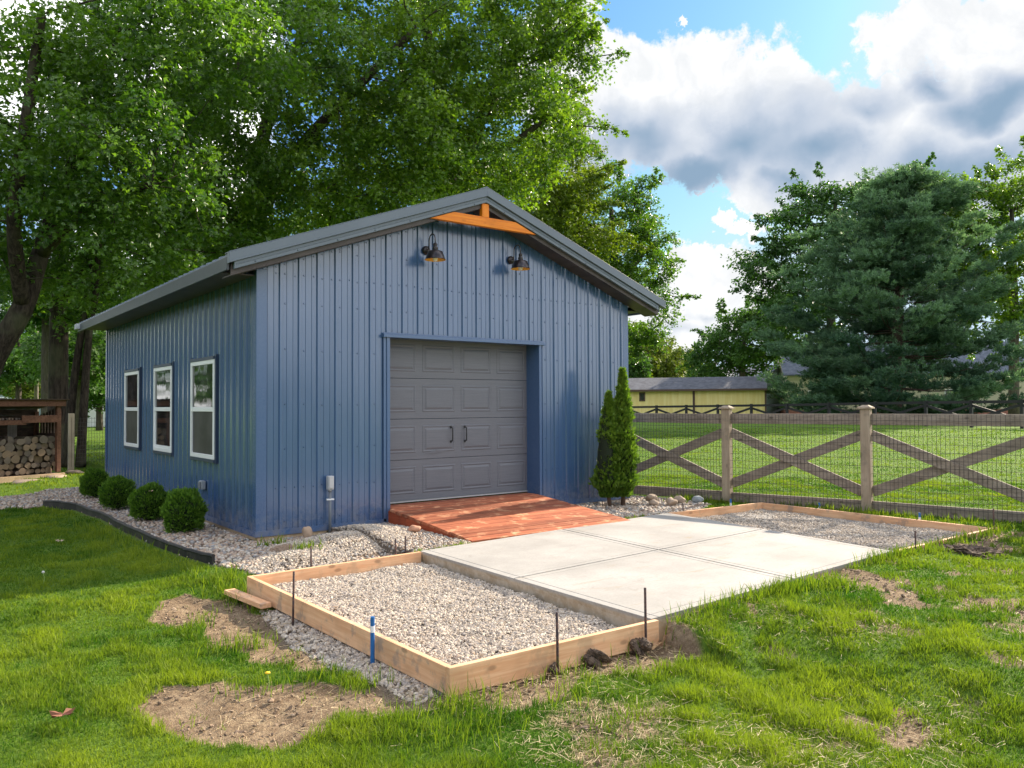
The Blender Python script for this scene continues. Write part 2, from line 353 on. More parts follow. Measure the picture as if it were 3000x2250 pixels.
def _conc(t, b):
    p = t.pos(); n = t.noise(p, 1.3, 6, .62); f = t.noise(p, 45, 5, .7); s = t.noise(t.scale(p, (1, 3.2, 1)), 1.6, 5, .7, .5)
    c = t.mix(t.ramp(n, .3, .7), (.315, .302, .285), (.43, .414, .392)); c = t.mix(t.ramp(s, .56, .72, 0, .6), c, (.31, .245, .165)); c = t.mix(t.ramp(f, .35, .72, 0, .45), c, (.26, .245, .22)); c = t.mix(t.ramp(t.noise(p, 4.2, 6, .72, 1.2), .56, .70, 0, .4), c, (.24, .225, .20)); c = t.mix(t.ramp(t.noise(t.scale(p, (1, 60, 1)), 2.5, 4, .7), .4, .7, 0, .22), c, (.27, .26, .24))
    sep = t.new('ShaderNodeSeparateXYZ'); t.l.new(p, sep.inputs[0]); side = t.ramp(sep.outputs[2], -.035, -.012, .85, 0)
    c = t.mix(side, c, t.mix(t.ramp(t.noise(p, 9, 5, .65), .35, .65), (.36, .27, .17), (.50, .42, .32)))
    w = t.noise(t.scale(p, (1.2, 14, 1)), 3, 5, .7); setc(t, b, c); setn(t, b, t.bump(t.math('ADD', f, t.math('MULTIPLY', w, .7)), .35, .005))
M_conc = mat("broomed_concrete", (.6, .57, .53), .85, fn=_conc, spec=.25)
M_joint = mat("dark_joint", (.075, .065, .055), .95)  # dark base colour showing in the slab joints
GRAV = [(0.450, 0.387, 0.320), (0.558, 0.487, 0.402), (0.342, 0.296, 0.250), (0.630, 0.561, 0.467), (0.486, 0.392, 0.295), (0.396, 0.352, 0.320), (0.513, 0.426, 0.336), (0.270, 0.239, 0.213)]
M_grav = m_stone("crushed_limestone", GRAV, .85, .25)
PEB = [(0.36, 0.28, 0.21), (0.45, 0.40, 0.33), (0.24, 0.17, 0.13), (0.52, 0.47, 0.41), (0.33, 0.24, 0.18), (0.21, 0.19, 0.18), (0.41, 0.32, 0.24), (0.28, 0.28, 0.28), (0.45, 0.34, 0.26)]
M_peb = m_stone("river_pebbles", PEB, .6, .2)
M_rock = m_stone("field_rock", [(.42, .33, .25), (.46, .38, .29), (.38, .29, .22)], .85, .5)
M_soil = mat("soil_clump", (.10, .07, .05), 1, fn=lambda t, b: (setc(t, b, t.mix(t.ramp(t.noise(t.pos(), 30, 5, .7), .35, .65), (.055, .038, .028), (.17, .12, .085))), setn(t, b, t.bump(t.noise(t.pos(), 60, 5, .7), .9, .02))))
M_edge = mat("black_edging", (.018, .017, .02), .55, fn=lambda t, b: setc(t, b, t.mix(t.ramp(t.noise(t.pos(), 7, 5, .7), .45, .7, 0, .8), (.012, .011, .014), (.05, .042, .037))))
M_grass = m_leaf("grass_blades", (.035, .106, .011), (.210, .275, .030), .40, .55, .12, (1.3, 1.4, .42))
M_dry = m_leaf("dry_straw", (.42, .32, .17), (.66, .54, .34), .2, .6, .3, (1.2, 1.1, .8))
# ------------------------------------------------------------------ ground plan
def P(lst, z=-.14): return [onz(u, v, z)[:2] for u, v in lst]
SLAB = [(.89, -2.04), (4.88, -1.70), (4.46, -4.93), (.79, -5.19)]           # back-left, back-right, front-right, front-left
FL = [(-.86, -2.14), (.87, -2.06), (.77, -5.21), (-.82, -5.17)]             # left form box
FR = [(4.88, -1.70), (6.78, -1.80), (6.74, -4.91), (4.48, -4.93)]           # right form box
BOXALL = [(-.88, -2.16), (.9, -2.04), (4.88, -1.68), (6.8, -1.78), (6.76, -4.95), (4.48, -4.97), (.8, -5.24), (-.85, -5.2)]
EDGE = [(-2.05, 6.35), (-1.35, 5.71), (-1.06, 4.6), (-.99, 3.2), (-1.0, 1.7), (-.98, .4), (-.90, -.51), (-.80, -1.10)]
BEDL = EDGE[1:] + [(-.62, -1.5), (-.40, -2.05), (.85, -2.0), (1.62, -1.9), (1.62, 0.), (0., 0.), (0, 8.2), (-.9, 8.0), (-6.5, 7.2), (-9, 6.6), (-9, 5.6), (-4., 6.0)]
BEDR = [(4.03, -.0), (4.03, -1.68), (4.86, -1.62), (5.6, -1.62), (6.3, -1.3), (6.42, -.3), (6.2, .6), (5.9, .6), (5.86, 0)]
GSTRIP = P([(560, 1318), (640, 1315), (985, 1490), (900, 1520), (800, 1482), (700, 1440), (630, 1398), (580, 1345)], -.17)
GFRONT = P([(1560, 1302), (1640, 1262), (1810, 1222), (1800, 1248), (1700, 1278), (1600, 1312)], -.08)
DIRT = [P(l) for l in (
    [(345, 1300), (400, 1284), (470, 1290), (575, 1318), (640, 1360), (690, 1410), (720, 1435), (640, 1440), (560, 1425), (530, 1392), (470, 1380), (445, 1345), (340, 1335)],
    [(310, 1522), (345, 1478), (470, 1468), (600, 1474), (700, 1478), (850, 1482), (905, 1506), (870, 1532), (760, 1540), (640, 1582), (470, 1590), (370, 1560)],
    [(905, 1506), (965, 1492), (1160, 1447), (1300, 1412), (1415, 1340), (1452, 1358), (1500, 1412), (1400, 1436), (1300, 1440), (1190, 1490), (1050, 1520)],
    [(1545, 1345), (1620, 1338), (1705, 1362), (1640, 1376), (1560, 1372)], [(1720, 1262), (1850, 1246), (1990, 1290), (2060, 1318), (1960, 1330), (1840, 1290)],
    [(2035, 1185), (2090, 1172), (2215, 1180), (2230, 1222), (2120, 1215)], [(2060, 1312), (2230, 1350), (2230, 1375), (2120, 1345)],
    [(1790, 1382), (1860, 1376), (1900, 1395), (1830, 1408)], [(1900, 1565), (1975, 1535), (2070, 1560), (2040, 1610), (1950, 1610)],
    [(1180, 1560), (1260, 1500), (1400, 1520), (1500, 1560), (1560, 1620), (1500, 1690), (1180, 1690)], [(1600, 1610), (1740, 1540), (1850, 1600), (1900, 1690), (1650, 1690)])]
STRAWP = [DIRT[2], DIRT[9], DIRT[10], DIRT[8], DIRT[7], DIRT[3]]
def masks(x, y):
    """0..1 bare earth, stone bed"""
    x = np.asarray(x, float); y = np.asarray(y, float); w = (fbm(x*2.2, y*2.2, 3)-.5)*.7+(fbm(x*7, y*7, 9)-.5)*.45
    e = np.zeros(x.shape)
    for i, p in enumerate(DIRT):
        soft = .12 if i < 3 else .42
        e = np.maximum(e, (1-smooth(-soft, soft*.6, sdf(p, x, y)-(.06 if i < 3 else 0)+w*(.38 if i < 3 else 1.8)))*(.55 if i in (9, 10) else 1.))
    sparse = smooth(.52, .68, fbm(x*2.7+5, y*2.7, 21))*smooth(.0, 1.6, x)*(1-smooth(-4.6, -3.2, y))*smooth(-9.5, -6.5, y)*.55
    e = np.maximum(e, sparse)
    b = np.zeros(x.shape)
    for p in (BEDL, BEDR, GSTRIP, GFRONT): b = np.maximum(b, 1-smooth(-.06, .06, sdf(p, x, y)+w*.25))
    return e, b
def gz(x, y):
    x = np.asarray(x, float); y = np.asarray(y, float)
    z = -.165+.135*smooth(.75, 1.8, x)                                    # lawn climbs to the right
    near = smooth(-2.6, -1.0, y)*(1-smooth(9, 14, y)); z = z*(1-near)+near*(-.075+.03*smooth(3, 6, x))
    left = (1-smooth(-1.35, -.95, x))*smooth(-2.2, -.8, y); z = z-left*.055
    d = np.hypot(x+3.2, y+8.9); z = z+.16*smooth(18, 48, d)*smooth(4, 14, x)
    bx = smooth(.79, .87, x)*(1-smooth(4.4, 4.8, x)); ln_ = -5.19+.0708*(x-.79); z = np.maximum(z, -.20+.185*bx*(1-smooth(.08, 1.15, ln_-y)))
    z = z+(fbm(x*.5, y*.5, 2)-.5)*.05*smooth(2, 5, d)
    return z
def gz_full(x, y):
    z = gz(x, y); e, b = masks(x, y)
    z = z+e*((fbm(x*5, y*5, 31)-.5)*.07+(fbm(x*17, y*17, 32)-.5)*.05-.012)
    for hx, hy, hr, hh in ((.55, -.95, .55, .12), (1.05, -.62, .5, .07), (-.1, -1.35, .35, .06)): z = z+hh*np.exp(-((x-hx)**2+(y-hy)**2)/(hr*hr)*1.6)
    for poly, dz in ((BOXALL, -.165), ):
        s = sdf(poly, x, y); z = np.where(s < 0, np.minimum(z, dz), z)
    return z
def build_ground():
    def axis(lo, hi, step, far, n):
        a = np.arange(lo, hi+step/2, step); g = np.geomspace(step*2, far, n); return np.concatenate([lo-g[::-1], a, hi+g])
    xs = axis(-6.5, 11, .055, 900, 46); ys = axis(-9.5, 9.5, .055, 900, 46)
    X, Y = np.meshgrid(xs, ys); Z = gz_full(X.ravel(), Y.ravel()).reshape(X.shape); e, b = masks(X.ravel(), Y.ravel())
    nx, ny = len(xs), len(ys); I = np.arange(nx*ny).reshape(ny, nx)
    q = np.stack([I[:-1, :-1], I[:-1, 1:], I[1:, 1:], I[1:, :-1]], -1).reshape(-1, 4)
    def fn(t, b_):
        p = t.pos(); n1 = t.noise(p, .7, 5, .6); n2 = t.noise(p, 9, 5, .65); n3 = t.noise(t.scale(p, (60, 60, 60)), 1, 4, .7)
        g = t.mix(t.ramp(n3, .3, .7), (.055, .115, .012), (.145, .235, .024)); g = t.mix(t.ramp(n1, .35, .7, 0, .5), g, (.095, .185, .018))
        s = t.mix(t.ramp(n2, .3, .7), (.17, .115, .068), (.35, .262, .165)); s = t.mix(t.ramp(t.noise(p, 26, 6, .7), .38, .62, .55, 0), s, (.13, .085, .055)); s = t.mix(t.ramp(t.noise(p, 120, 3, .6), .52, .7, 0, .4), s, (.50, .40, .30))
        c = t.mix(t.ramp(t.attr('earth'), .25, .6), g, s)
        c = t.mix(t.attr('bed'), c, t.mix(t.ramp(n3, .35, .65), (.10, .075, .055), (.24, .19, .145))); setc(t, b_, c)
        setn(t, b_, t.bump(t.math('ADD', n3, t.math('MULTIPLY', t.noise(p, 35, 5, .7), 1.4)), .8, .03))
    m = mat("lawn_and_soil", (.1, .15, .03), .95, fn=fn, spec=.15)
    n = len(q); o = np_mesh("ground", np.stack([X.ravel(), Y.ravel(), Z.ravel()], 1), q.ravel(), np.arange(n)*4, np.full(n, 4), m, smooth_=True, vattr={"earth": e, "bed": b})
    tag(o, "lawn with bare tan soil patches around the blue garage", "ground", kind="structure")
build_ground()
# ------------------------------------------------------------------ grass, straw, gravel
def blades(name, xy, z, h, w, lean, mat_, tint, label, cat):
    n = len(xy); th = rng.uniform(0, 2*np.pi, n); ln = rng.uniform(.15, 1., n)*lean; la = rng.uniform(0, 2*np.pi, n)
    sx, sy = np.cos(th)*w/2, np.sin(th)*w/2; lx, ly = np.cos(la)*ln*h, np.sin(la)*ln*h
    hz = h*np.sqrt(np.maximum(.12, 1-np.minimum(ln, .94)**2)); base = np.stack([xy[:, 0], xy[:, 1], z-.008], 1); V = np.zeros((n, 5, 3))
    S3 = np.stack([sx, sy, sx*0], 1); V[:, 0] = base-S3; V[:, 1] = base+S3
    mid = base+np.stack([lx*.35, ly*.35, hz*.6], 1); V[:, 2] = mid+S3*.75; V[:, 3] = mid-S3*.75; V[:, 4] = base+np.stack([lx, ly, hz], 1)
    fl = np.array([0, 1, 2, 3, 3, 2, 4]); loops = (fl[None]+np.arange(n)[:, None]*5).ravel(); tot = np.tile([4, 3], n); st = np.concatenate([[0], np.cumsum(tot)[:-1]])
    o = np_mesh(name, V.reshape(-1, 3), loops, st, tot, mat_, tint=np.repeat(tint, 2)); return tag(o, label, cat, kind="stuff")
def polar(n, d0, d1, a0=-42, a1=42, pw=0.):
    """random ground points round the viewpoint, density falling as distance^-pw"""
    k = 2-pw; u = rng.random(n); d = (d0**k+u*(d1**k-d0**k))**(1/k); a = YAW+np.radians(rng.uniform(a0, a1, n))
    return CAM[0]+np.sin(a)*d, CAM[1]+np.cos(a)*d, d
FENX = lambda y: 6.68+(-1.28-y)*.2383
HOUSE = [(-.05, -.05), (5.9, -.05), (5.9, 8.2), (-.05, 8.2)]; RAMPP = [(1.6, .1), (4.04, .1), (4.04, -1.95), (1.6, -1.95)]
def lawn_ok(x, y, tufts=True):
    e, b = masks(x, y); keep = 1-np.maximum(smooth(.10, .80, e), smooth(.3, .6, b))
    keep = np.maximum(keep, .035*(b < .5)*(fbm(x*3, y*3, 55) > .55))
    edge = fbm(x*6, y*6, 77); 
    s = np.minimum(sdf(BOXALL, x, y), np.minimum(sdf(HOUSE, x, y), sdf(RAMPP, x, y))); keep = keep*(s > .025)
    keep = keep*((sdf(BEDL, x, y) > .07)|(y < -1.2))
    return keep
def build_grass():
    X = []; Y = []; D = []
    for n, d0, d1, pw, a0, a1 in ((640000, 3.2, 17, 1.75, -42, 42), (40000, 1.3, 3.2, 1.2, -75, 75), (50000, 3.2, 15, 1.75, -80, -42), (50000, 3.2, 12, 1.75, 42, 80), (110000, 13, 46, 1.7, -6, 40), (26000, 13, 40, 1.6, -38, -18)):
        x, y, d = polar(n, d0, d1, a0, a1, pw); k = rng.random(n) < lawn_ok(x, y); X.append(x[k]); Y.append(y[k]); D.append(d[k])
    x, y, d = map(np.concatenate, (X, Y, D)); n = len(x)
    pat = fbm(x*1.6, y*1.6, 41); pat2 = fbm(x*5, y*5, 42); shade = (x < -.9)*(y > -2)
    clump = smooth(.35, .7, pat2); mow = np.where(x > FENX(y), .65, 1.)
    h = (.017+.038*clump**1.3+.017*rng.random(n))*mow*(1+.25*(pat-.5))*np.where(d > 14, 1.15, 1.); h *= np.where(rng.random(n) < .03, 1.5, 1)
    e, _ = masks(x, y); h *= np.where((e > .05), 1.25, 1.)
    w = np.clip(.0011*d, .0042, .05)*rng.uniform(.7, 1.3, n)
    ti = np.clip(.12+.55*rng.random(n)+1.6*(pat-.5)+1.0*(pat2-.5)+.25*smooth(.45, .75, fbm(x*.9, y*.9, 43))-.12*(x > FENX(y)), 0, 1)
    blades("grass", np.stack([x, y], 1), gz_full(x, y), h, w, .85, M_grass, ti, "green lawn grass growing in patches around the garage and forms", "grass")
    # taller rank grass along boards, edging and fence
    segs = [((-.86, -5.26), (.85, -5.28), 60, .05), ((.92, -5.30), (2.3, -5.22), 420, .05), ((3.6, -5.1), (4.5, -5.04), 260, .05), ((4.5, -5.02), (6.9, -5.0), 500, .08), ((-.95, -2.35), (-.92, -1.5), 420, .12), ((-1.30, 3), (-1.08, -.9), 260, .06), ((6.88, -1.7), (6.95, -5), 420, .07), ((6.5, -.6), (6.9, -1.6), 350, .12)]
    px = []; 
    for a, b, k, s in segs:
        t = rng.random(k); px.append(np.stack([a[0]+(b[0]-a[0])*t+rng.normal(0, s, k), a[1]+(b[1]-a[1])*t+rng.normal(0, s, k)], 1))
    for cx, cy, r, k in [(*onz(2*520/2, 1395)[:2], .1, 160)]+[(*onz(u, v, -.1)[:2], rr, kk) for u, v, rr, kk in ((590, 1185, .06, 50), (660, 1205, .07, 60), (1500, 1085, .16, 160), (1470, 1092, .1, 90), (1735, 1260, .1, 120), (1790, 1290, .14, 200), (1700, 1300, .12, 150), (700, 1445, .09, 70), (800, 1462, .08, 60), (560, 1462, .1, 90), (440, 1330, .05, 30), (1240, 1440, .05, 30), (1010, 1500, .12, 130), (1240, 1480, .13, 130), (870, 1532, .1, 60), (980, 1560, .2, 200))]:
        px.append(np.stack([cx+rng.normal(0, r, k), cy+rng.normal(0, r*.7, k)], 1))
    p = np.concatenate(px); s = np.minimum(sdf(BOXALL, p[:, 0], p[:, 1]), sdf(HOUSE, p[:, 0], p[:, 1])); p = p[s > .012]; n = len(p); d = np.hypot(p[:, 0]-CAM[0], p[:, 1]-CAM[1])
    blades("tall_grass", p, gz_full(p[:, 0], p[:, 1]), rng.uniform(.07, .15, n), np.clip(.0011*d, .005, .03), .6, M_grass, np.clip(rng.normal(.6, .25, n), 0, 1), "taller unmown grass tufts along boards, edging and fence", "grass tufts")
    # loose crumbs of soil on the bare patches
    xs = []; ys = []
    for q in DIRT: a_, b_ = fill(q, 900); xs.append(a_); ys.append(b_)
    x, y = np.concatenate(xs), np.concatenate(ys); e, b = masks(x, y); k = (e > .35)*(sdf(BOXALL, x, y) > .02)*(fbm(x*4, y*4, 91) > rng.uniform(.3, .65, len(x))); x, y = x[k], y[k]
    stones("soil_crumbs", x, y, gz_full(x, y), rng.uniform(.003, .012, len(x))*np.where(rng.random(len(x)) < .06, 2, 1), 1, M_crumb, "loose crumbs of brown soil on the bare patches", cat="soil")
    # straw
    x, y, d = polar(150000, 3.6, 10, -20, 40, 1.5); w = np.zeros(len(x))
    for q in STRAWP: w = np.maximum(w, 1-smooth(-.1, .35, sdf(q, x, y)))
    e, b = masks(x, y); w = np.maximum(w*.9, (e > .3)*.2+.02+.10*(x > -.5)*smooth(.4, .62, fbm(x*1.2, y*1.2, 71))*(y < -5)); s = sdf(BOXALL, x, y); k = (rng.random(len(x)) < w*.26)*(s > .02); x, y, d = x[k], y[k], d[k]; n = len(x)
    L = rng.uniform(.02, .075, n); T = np.array([(-.5, -.012, 0), (.5, -.012, 0), (.5, .012, .01), (-.5, .012, .01)]); nr = np.stack([rng.normal(0, .28, n), rng.normal(0, .28, n), np.ones(n)], 1)
    z = gz_full(x, y)+rng.uniform(.004, .03, n)
    o = scatter("straw", T, [(0, 1, 2, 3)], np.stack([x, y, z], 1), frames(nr, rng.uniform(0, 6.28, n)), np.stack([L, rng.uniform(.05, .10, n), L], 1), M_dry, tint=rng.random(n)); tag(o, "dry straw scattered over thin grass and bare soil", "straw", kind="stuff")
def ico(sub):
    bm = bmesh.new(); bmesh.ops.create_icosphere(bm, subdivisions=sub, radius=1); bm.verts.ensure_lookup_table()
    V = np.array([v.co[:] for v in bm.verts]); Fs = [tuple(v.index for v in f.verts) for f in bm.faces]; bm.free(); return V, Fs
def stones(name, x, y, z, r, sub, mat_, label, jag=.28, flat=.65, smooth_=False, cat="gravel"):
    n = len(x); V, Fs = ico(sub); nv = 24; lib = np.stack([V*(1+rng.normal(0, jag, (len(V), 1)))*np.array([1, rng.uniform(.6, 1), rng.uniform(flat-.15, flat+.2)]) for _ in range(nv)])
    if sub > 1: lib = np.stack([V*np.array([1, rng.uniform(.6, .95), rng.uniform(flat-.15, flat+.15)])*(1+.12*np.sin(V[:, [0]]*rng.uniform(1, 3)+rng.uniform(0, 6))) for _ in range(nv)])
    T = lib[rng.integers(0, nv, n)]; nr = np.stack([rng.normal(0, .45, n), rng.normal(0, .45, n), np.ones(n)], 1)
    o = scatter(name, T, Fs, np.stack([x, y, z+r*.18], 1), frames(nr, rng.uniform(0, 6.28, n)), r, mat_, smooth_=smooth_); return tag(o, label, cat, kind="stuff")
def fill(poly, dens, pad=0.):
    P_ = np.array(poly); lo, hi = P_.min(0), P_.max(0); n = int(np.prod(hi-lo)*dens); x = rng.uniform(lo[0], hi[0], n); y = rng.uniform(lo[1], hi[1], n)
    k = sdf(poly, x, y) < -pad; return x[k], y[k]
def gravel_bed(name, poly, zf, label, dens=1900, r=(.011, .022)):
    xs = np.arange(min(p[0] for p in poly), max(p[0] for p in poly), .06); ys = np.arange(min(p[1] for p in poly), max(p[1] for p in poly), .06)
    x, y = fill(poly, dens, .02); z = zf(x, y); rr = rng.uniform(r[0], r[1], len(x)); rr *= np.where(rng.random(len(x)) < .06, 1.5, 1)
    o = stones(name, x, y, z, rr, 1, M_grav, label)
    # the packed layer under the loose stones is part of the same gravel
    mb = MB(); q = [(p[0], p[1]) for p in poly]; mb.add([(a, b, -.26) for a, b in q]+[(a, b, float(zf(np.array([a]), np.array([b]))[0])-.012) for a, b in q], [tuple(range(len(q), 2*len(q)))]+[(i, (i+1) % len(q), len(q)+(i+1) % len(q), len(q)+i) for i in range(len(q))])
    return o, mb
M_gravbase = mat("gravel_fines", (.36, .34, .32), .95, fn=lambda t, b: (setc(t, b, t.mix(t.ramp(t.noise(t.pos(), 70, 4, .7), .35, .65), (.20, .185, .17), (.46, .43, .40))), setn(t, b, t.bump(t.noise(t.pos(), 70, 4, .7), 1, .02))))
def join(a, b):
    bm = bmesh.new(); bm.from_mesh(a.data); na = len(a.data.materials); n0 = len(bm.faces); bm.from_mesh(b.data); bm.faces.ensure_lookup_table()
    for f in bm.faces[n0:]: f.material_index += na
    bm.to_mesh(a.data); bm.free()
    for m in b.data.materials: a.data.materials.append(m)
    me = b.data; bpy.data.objects.remove(b); bpy.data.meshes.remove(me)
def build_gravel():
    inL = [(-.81, -5.12), (.76, -5.16), (.88, -2.11), (-.81, -2.19)]; inR = [(4.47, -4.88), (6.69, -4.86), (6.73, -1.86), (4.89, -1.76)]
    zf = lambda x, y: -.095+(fbm(x*1.8, y*1.8, 61)-.5)*.05+(fbm(x*7, y*7, 62)-.5)*.03
    for poly, lab in ((inL, "pale crushed gravel filling the left form box"), (inR, "grey crushed gravel in the form box by the fence")):
        o, mb = gravel_bed("gravel", poly, zf, lab, 6800 if poly is inL else 3400, (.006, .0135)); b = mb.build("g", M_gravbase); join(o, b)
    x, y = fill(GSTRIP, 3800); x2, y2 = fill(GFRONT, 1600, .05); 
    stones("gravel", x, y, gz_full(x, y), rng.uniform(.008, .018, len(x)), 1, M_grav, "strip of crushed gravel outside the left form board")
    stones("gravel", x2, y2, gz_full(x2, y2), rng.uniform(.012, .024, len(x2)), 1, M_grav, "thin crushed gravel along the front edge of the concrete slab")
    c = [(.55, -.95, .62), (1.05, -.62, .5), (-.12, -1.4, .4)]; xs = []; ys = []
    for cx, cy, r in c:
        a = rng.uniform(0, 6.28, int(12000*r*r)); q = r*np.sqrt(rng.random(len(a))); xs.append(cx+q*np.cos(a)*1.25); ys.append(cy+q*np.sin(a)*.9)
    x, y = np.concatenate(xs), np.concatenate(ys); k = (sdf(BOXALL, x, y) > .02)*(sdf(HOUSE, x, y) > .03)*(sdf(RAMPP, x, y) > .02); x, y = x[k], y[k]
    stones("gravel", x, y, gz_full(x, y)+.004, rng.uniform(.008, .018, len(x)), 1, M_grav, "low heap of grey crushed gravel in front of the garage wall")
    x, y = fill(BEDL, 760); xe, ye = fill([(-.4, -2.0), (1.62, -2.0), (1.62, 0), (-.4, 0)], 650); x, y = np.concatenate([x, xe]), np.concatenate([y, ye]); heap = sum(np.exp(-((x-hx)**2+(y-hy)**2)/(hr*hr)*1.6) for hx, hy, hr in ((.55, -.95, .55), (1.05, -.62, .5), (-.12, -1.4, .35))); k = (sdf(HOUSE, x, y) > .0)*(heap < .10+.22*rng.random(len(x)))*((y < 4)|(rng.random(len(x)) < .75)); x, y = x[k], y[k]
    stones("pebbles", x, y, gz_full(x, y), rng.uniform(.013, .031, len(x))*np.where((x > -.35)&(y < .2), .72, 1.), 2, M_peb, "mixed river pebbles in the bed under the garage windows", smooth_=True, cat="pebbles")
    x, y = fill(BEDR, 800); stones("pebbles", x, y, gz_full(x, y), rng.uniform(.012, .032, len(x)), 2, M_peb, "river pebbles in the bed between ramp and wooden fence", smooth_=True, cat="pebbles")
M_crumb = m_stone("soil_crumb", [(.16, .105, .068), (.26, .18, .12), (.35, .255, .17), (.11, .075, .05)], .95, .3)
build_grass(); build_gravel()
# ------------------------------------------------------------------ garage
GW, GD, RIB, RIB0 = 5.86, 8.10, .2286, .269; PX = 2.93; SL = .364
DX0, DX1, DZ = 1.66, 4.06, 2.29
def soff(x): return 4.056-SL*abs(x-PX)
def rib_profile(L, r0):
    pts = [(0., 0.)]; i = -2
    while r0+i*RIB < L+.1:
        c = r0+i*RIB
        for dx, h, b, t in ((0, .021, .027, .015), (RIB/3, .006, .009, .0055), (2*RIB/3, .006, .009, .0055)):
            for s, hh in ((-b, 0), (-t, h), (t, h), (b, 0)):
                if .03 < c+dx+s < L-.03: pts.append((c+dx+s, hh))
        i += 1
    pts.append((L, 0.)); return sorted(pts)
def screws(mb, pts, axis_out):            # little hex heads
    for p in pts:
        c = Vector(p); mb.add([tuple(c+Vector(v)) for v in hexhead(axis_out)], [(0, 1, 2, 3, 4, 5)]+[(6+i, 6+(i+1) % 6, (i+1) % 6, i) for i in range(6)])
def hexhead(ax):
    out = []
    for h, r in ((.009, .008), (0, .0115)):
        for k in range(6):
            a = k*math.pi/3; u, v = r*math.cos(a), r*math.sin(a); out.append((u, -h, v) if ax == 'y' else (-h, -u, v))
    return out
def build_garage():
    G = empty("garage"); tag(G, "blue ribbed metal garage with grey door and charcoal gable roof", "garage")
    prof = rib_profile(GW, RIB0); mb = MB()
    cols = []
    for x, h in prof:
        cols.append((x, h))
    def add_cut(x):
        for i in range(len(cols)-1):
            if cols[i][0] < x < cols[i+1][0]:
                t = (x-cols[i][0])/(cols[i+1][0]-cols[i][0]); cols.insert(i+1, (x, cols[i][1]*(1-t)+cols[i+1][1]*t)); return
    for x in (DX0, DX1, PX): add_cut(x)
    vs = []; fs = []
    for (xa, ha), (xb, hb) in zip(cols[:-1], cols[1:]):
        zb = DZ if DX0-1e-6 <= xa and xb <= DX1+1e-6 else 0.
        o = len(vs); vs += [(xa, -ha, zb), (xb, -hb, zb), (xb, -hb, soff(xb)), (xa, -ha, soff(xa))]; fs.append((o, o+1, o+2, o+3))
    mb.add(vs, fs)
    sp = []
    for i in range(27):
        for dx in (.052, .175):
            x = RIB0-RIB+i*RIB+dx
            if not .05 < x < GW-.05: continue
            for z in (.12, .50, .95, 1.45, 2.08, 2.62, 2.95, 3.28, 3.95):
                z2 = z+rng.uniform(-.012, .012)
                if z2 > soff(x)-.05 or (DX0-.06 < x < DX1+.06 and z2 < DZ+.1): continue
                if dx > .1 and z not in (.5, 2.95): continue
                sp.append((x, -.001, z2))
            sp.append((x, -.001, soff(x)-.04))
    screws(mb, sp, 'y'); mb.build("front_wall", M_blue, G)
    # side walls and rear wall
    H = soff(0); prof = rib_profile(GD, .12); mb = MB(); vs = []; fs = []
    for (ya, ha), (yb, hb) in zip(prof[:-1], prof[1:]):
        o = len(vs); vs += [(-ha, yb, 0), (-ha, ya, 0), (-ha, ya, H), (-ha, yb, H)]; 
        vs[o] = (-hb, yb, 0); vs[o+3] = (-hb, yb, H); fs.append((o, o+1, o+2, o+3))
    mb.add(vs, fs); sp = []
    for i in range(36):
        y = .12+i*RIB+.06
        for z in (.12, .62, 1.45, 2.25, 2.75):
            if .08 < y < GD-.08: sp.append((-.001, y, z))
    screws(mb, sp, 'x'); mb.build("side_wall", M_blue_side, G)
    mb = MB(); vs = []; fs = []
    for (ya, ha), (yb, hb) in zip(prof[:-1], prof[1:]):
        o = len(vs); vs += [(GW+ha, ya, 0), (GW+hb, yb, 0), (GW+hb, yb, H), (GW+ha, ya, H)]; fs.append((o, o+1, o+2, o+3))
    mb.add(vs, fs).build("side_wall", M_blue, G)
    MB().add([(0, GD, 0), (GW, GD, 0), (GW, GD, H), (PX, GD, soff(PX)), (0, GD, H)], [(4, 3, 2, 1, 0)]).build("rear_wall", M_blue, G)
    # trims: corners, base, sill plate
    mb = MB(); mb.box(-.024, .10, -.024, -.0005, -.01, H-.005); mb.box(-.024, -.0005, -.0005, .085, -.01, H-.005); mb.build("corner_trim", M_trim, G, bevel=.004)
    mb = MB(); mb.box(GW-.09, GW+.024, -.024, -.0005, -.01, H-.005); mb.box(GW+.0005, GW+.024, -.0005, .09, -.01, H-.005); mb.build("corner_trim", M_trim, G, bevel=.004)
    mb = MB(); mb.box(-.026, .0, GD-.08, GD+.026, -.01, H-.005); mb.box(0, .08, GD+.0005, GD+.026, -.01, H-.005); mb.build("corner_trim", M_trim, G, bevel=.004)
    [MB().box(*q, -.03, .035).build("base_trim", M_trim, G) for q in ((-.0325, DX0-.05, -.032, -.0245), (DX1+.05, GW+.028, -.032, -.0245), (-.032, -.0245, -.024, GD+.03))]
    [MB().box(*q, -.16, -.002).build("sill_plate", M_sill, G) for q in ((0, DX0-.02, -.012, .03), (-.012, .02, .031, GD), (DX1+.02, GW, -.012, .03), (GW-.02, GW+.012, .031, GD))]
    # roof
    zt = lambda x: 4.27-SL*abs(x-PX); XL, XR, Y0, Y1 = -.43, 6.30, -.33, 8.50
    prof = rib_profile(Y1-Y0, .1)
    for side, xe in ((-1, XL), (1, XR)):
        vs = []; fs = []
        for (ya, ha), (yb, hb) in zip(prof[:-1], prof[1:]):
            o = len(vs); q = [(xe, Y0+ya, zt(xe)+ha), (xe, Y0+yb, zt(xe)+hb), (PX, Y0+yb, zt(PX)+hb), (PX, Y0+ya, zt(PX)+ha)]; q += [(x, y, z-.012-(h)) for (x, y, z), h in zip(q, (ha, hb, hb, ha))]
            vs += q; f = [(o, o+1, o+2, o+3), (o+7, o+6, o+5, o+4), (o+4, o+5, o+1, o)]; fs += [tuple(reversed(k)) for k in f] if side < 0 else f
        MB().add(vs, fs).build("roof", M_char, G)
